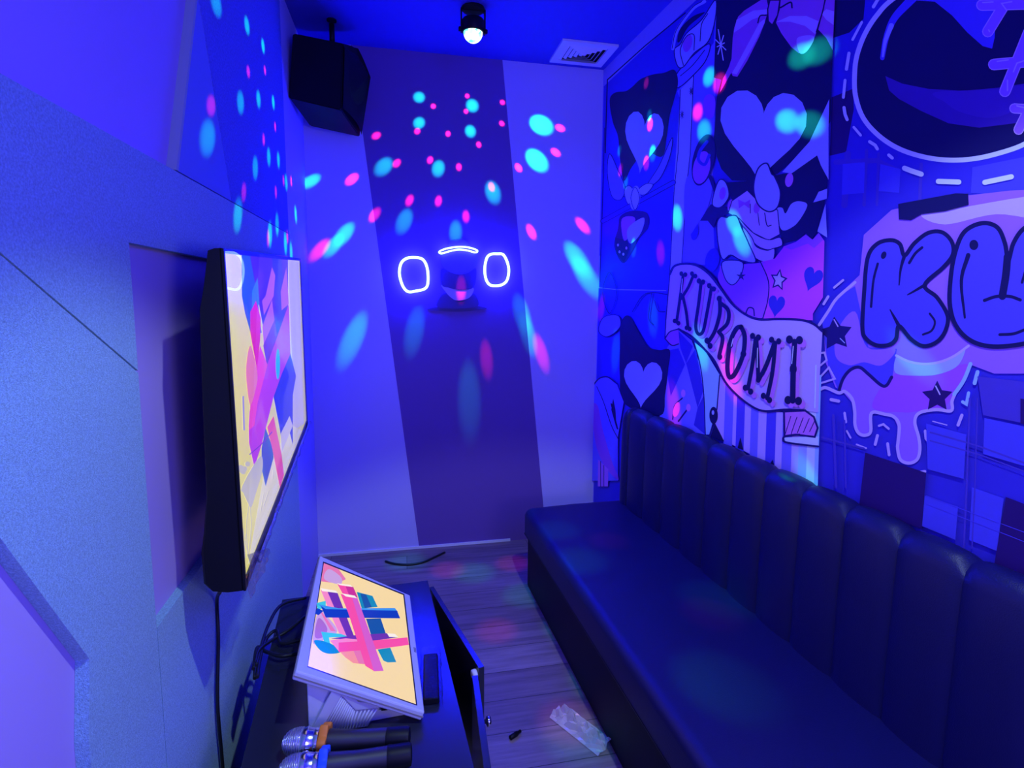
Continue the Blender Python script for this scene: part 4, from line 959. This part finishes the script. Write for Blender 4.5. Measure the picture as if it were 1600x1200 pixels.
# loudspeaker in the corner
SA, SB, SC_, SD = at((457, 52), 1, 2.72), at((442, 152), 1, 2.70), at((533, 172), 1, 2.68), at((536, 68), 1, 2.70)
SE_, SF, SG = at((562, 214), 1, 2.93), at((577, 118), 1, 2.93), at((552, 72), 1, 2.95)
SH = at((484, 197), 1, 2.95); SI = at((500, 78), 1, 2.99)
lim = WL+.024
def cl_(p): return Vector((max(p.x, lim), min(p.y, WD-.01), min(p.z, WH-.02)))
SA, SB, SC_, SD, SE_, SF, SG, SH, SI = map(cl_, (SA, SB, SC_, SD, SE_, SF, SG, SH, SI))
speaker = empty('loudspeaker', (SB+SE_)/2, 'black loudspeaker box slung from the ceiling in the far left corner', 'loudspeaker')
b = MB(); vs = [b.bm.verts.new(p) for p in (SA, SB, SC_, SD, SE_, SF, SG, SH, SI)]
hl = bmesh.ops.convex_hull(b.bm, input=vs)
bmesh.ops.delete(b.bm, geom=[v for v in b.bm.verts if not v.link_faces], context='VERTS')
bmesh.ops.bevel(b.bm, geom=b.bm.edges[:], offset=.004, segments=2, affect='EDGES', clamp_overlap=True)
b.build('cabinet', M_black, speaker, smooth=40)
gn = (SE_-SC_).cross(SD-SC_).normalized()
if gn.x < 0: gn = -gn
b = MB(); rows = []
for i in range(9):
    f_ = i/8; lo = SC_.lerp(SE_, f_); hi = SD.lerp(SG, f_*2) if f_ < .5 else SG.lerp(SF, f_*2-1)
    rows.append([lo.lerp(hi, .03+.94*k/8)+gn*(.008+.016*math.sin(PI*f_)) for k in range(9)])
b.grid(rows, False); b.build('front_grille', mat('speaker_cloth', (.010, .010, .014), .75, .2, bump=.5, bscale=700), speaker)
b = MB(); p_ = at((519, 62), 1, 2.84); b.lathe([(0, .012), (WH-p_.z, .012)], (p_.x, 2.84, p_.z-.02), (0, 0, 1), n=14); b.lathe([(0, .022), (.006, .022)], (p_.x, 2.84, WH-.007), (0, 0, 1), n=20); b.build('ceiling_bracket', M_black, speaker)

# ---------------------------------------------------------------- lights
def lamp(name, typ, loc, energy, colr, **kw):
    d = bpy.data.lights.new(name, typ); d.energy = energy; d.color = colr
    for k, v in kw.items(): setattr(d, k, v)
    o = bpy.data.objects.new(name, d); col.objects.link(o); o.location = loc
    return o
# cool white ceiling downlight above the near end of the room (throws the television's shadow)
o = lamp('ceiling_downlight', 'SPOT', (.50, .40, 2.66), 82, (.62, .83, 1.0), spot_size=math.radians(78), spot_blend=.22, shadow_soft_size=.025)
o.rotation_euler = (math.radians(15), 0, 0)
# unseen fill lamps added behind the camera: blue wash, then pale lavender
lamp('blue_fill', 'POINT', (.85, -.45, 2.1), 46, (.004, .003, 1.0), shadow_soft_size=.15)
lamp('lavender_fill', 'POINT', (.80, -.6, 1.35), 23, (.75, .70, 1.0), shadow_soft_size=.2)  # added lavender fill for walls and floor, no fixture of the room
# moving coloured beams of the disco light: one lamp with a pattern of beams
LP = Vector((D0.x, D0.y, WH-.158))
blobs = []
def wall_pt(px, pl):
    if pl == 'B': return at(px, 1, WD)
    if pl == 'L': return at(px, 0, FX)
    if pl == 'R': return hit(px, RC, RT)
    if pl == 'F': return at(px, 2, 0)
    if pl == 'S': return at(px, 2, .42)
    if pl == 'N': return at(px, 0, WL)
G, Rd = [], []
for p, a in (((655, 152), 2.6), ((738, 165), 3.4), ((655, 192), 2.5), ((735, 205), 2.8), ((600, 260), 2.5), ((685, 263), 2.6), ((770, 300), 2.9), ((632, 345), 2.2), ((538, 366), 1.6), ((522, 383), 1.4), ((845, 195), 3.7), ((838, 250), 3.4), ((902, 405), 2.2), ((915, 430), 2.2), ((712, 362), 2.0), ((552, 528), 1.8), ((648, 515), 1.9), ((733, 620), 2.0), ((815, 490), 1.8), ((824, 520), 1.6), ((486, 283), 1.3)): G.append((p, 'B', a))
for p, a in (((1015, 180), 1.5), ((1020, 240), 1.8), ((1108, 120), 1.7), ((1100, 205), 1.9), ((1058, 340), 1.8), ((1150, 350), 1.3), ((1162, 378), 1.3), ((1232, 190), 1.2), ((1268, 195), 1.2), ((1255, 88), 1.3), ((1280, 80), 1.3), ((978, 285), 1.4), ((962, 550), 1.8), ((1020, 495), 1.8), ((1098, 545), 1.5), ((968, 235), 1.5), ((990, 388), 1.4), ((1432, 560), .9), ((1275, 775), 1.1)): G.append((p, 'R', a))
for p in ((740, 895), (820, 930), (635, 878), (905, 1150)): G.append((p, 'F', 2.4, .45))
for p in ((868, 828), (905, 875), (1120, 935), (1135, 1070)): G.append((p, 'S', 2.6, .6))
for p in ((325, 215), (376, 160), (404, 155), (427, 160), (399, 262), (420, 245), (435, 250), (338, 5), (386, 40), (411, 72), (372, 335), (447, 285), (462, 335), (422, 365), (433, 350), (446, 380), (455, 395)): G.append((p, 'L', 1.4))
for p in ((588, 212), (652, 205), (700, 209), (748, 226), (620, 255), (672, 250), (717, 261), (640, 313), (685, 314), (728, 338), (586, 335), (550, 280), (677, 166), (730, 150), (728, 174), (785, 160), (784, 193), (810, 262), (868, 238), (830, 362), (910, 352), (875, 200), (768, 292), (500, 390), (845, 550), (760, 560), (720, 460)): Rd.append((p, 'B', 1.25))
for p in ((1010, 130), (1016, 195), (1010, 255), (970, 265), (1032, 395), (1145, 585), (1090, 175), (1125, 130), (940, 480), (1055, 640)): Rd.append((p, 'R', 1.6))
for p in ((775, 985), (885, 1128), (800, 880), (700, 890)): Rd.append((p, 'F', 2.0, .3))
for p in ((1112, 960), (950, 845)): Rd.append((p, 'S', 2.0, .3))
for p in ((330, 165), (388, 112), (414, 110), (412, 218), (430, 198), (381, 300), (431, 300), (443, 282), (455, 283), (419, 372), (449, 370)): Rd.append((p, 'L', .9))
ld = bpy.data.lights.new('disco_beams', 'POINT'); ld.energy = 95; ld.shadow_soft_size = .004; ld.use_nodes = True
lo = bpy.data.objects.new('disco_beams', ld); col.objects.link(lo); lo.location = LP
nt = ld.node_tree; nt.nodes.clear()
out = nt.nodes.new('ShaderNodeOutputLight'); em_ = nt.nodes.new('ShaderNodeEmission'); geo = nt.nodes.new('ShaderNodeNewGeometry')
def chain(lst, gain):
    prev = None
    for (p, pl, ang, *g_) in lst:
        q_ = wall_pt(p, pl)-LP; d = q_.normalized(); far_gain = 1
        if pl == 'B': far_gain = min(1.45, (q_.length/.62)**1.2/max(.3, abs(d.y))**.5)
        if pl == 'R': far_gain = max(1, q_.length/.8)**.4
        vm = nt.nodes.new('ShaderNodeVectorMath'); vm.operation = 'DOT_PRODUCT'; vm.inputs[1].default_value = d
        nt.links.new(geo.outputs['Incoming'], vm.inputs[0])
        mr = nt.nodes.new('ShaderNodeMapRange'); mr.interpolation_type = 'SMOOTHSTEP'
        mr.inputs['From Min'].default_value = math.cos(math.radians(ang*1.32)); mr.inputs['From Max'].default_value = math.cos(math.radians(ang*.3))
        mr.inputs['To Max'].default_value = gain*far_gain*(g_[0] if g_ else 1)
        nt.links.new(vm.outputs['Value'], mr.inputs['Value'])
        if prev is None: prev = mr.outputs['Result']
        else:
            ad = nt.nodes.new('ShaderNodeMath'); ad.operation = 'ADD'; nt.links.new(prev, ad.inputs[0]); nt.links.new(mr.outputs['Result'], ad.inputs[1]); prev = ad.outputs[0]
    return prev
ga = chain(G, 1.0); rd_ = chain(Rd, 1.0)
v1 = nt.nodes.new('ShaderNodeVectorMath'); v1.operation = 'SCALE'; v1.inputs[0].default_value = (.01, 1.25, .6); nt.links.new(ga, v1.inputs['Scale'])
v2 = nt.nodes.new('ShaderNodeVectorMath'); v2.operation = 'SCALE'; v2.inputs[0].default_value = (2.2, .05, .35); nt.links.new(rd_, v2.inputs['Scale'])
v3 = nt.nodes.new('ShaderNodeVectorMath'); v3.operation = 'ADD'; nt.links.new(v1.outputs[0], v3.inputs[0]); nt.links.new(v2.outputs[0], v3.inputs[1])
nt.links.new(v3.outputs[0], em_.inputs['Color']); em_.inputs['Strength'].default_value = 1.0
nt.links.new(em_.outputs[0], out.inputs['Surface'])

# ---------------------------------------------------------------- world and view
w = bpy.data.worlds.new('world'); sc.world = w; w.use_nodes = True
w.node_tree.nodes['Background'].inputs[0].default_value = (0, 0, 0, 1)
sc.view_settings.view_transform = 'Standard'; sc.view_settings.look = 'None'; sc.view_settings.gamma = 1; sc.view_settings.use_curve_mapping = False
sc.view_settings.exposure = 0
sc.cycles.use_denoising = True
sc.cycles.max_bounces = 10; sc.cycles.diffuse_bounces = 6
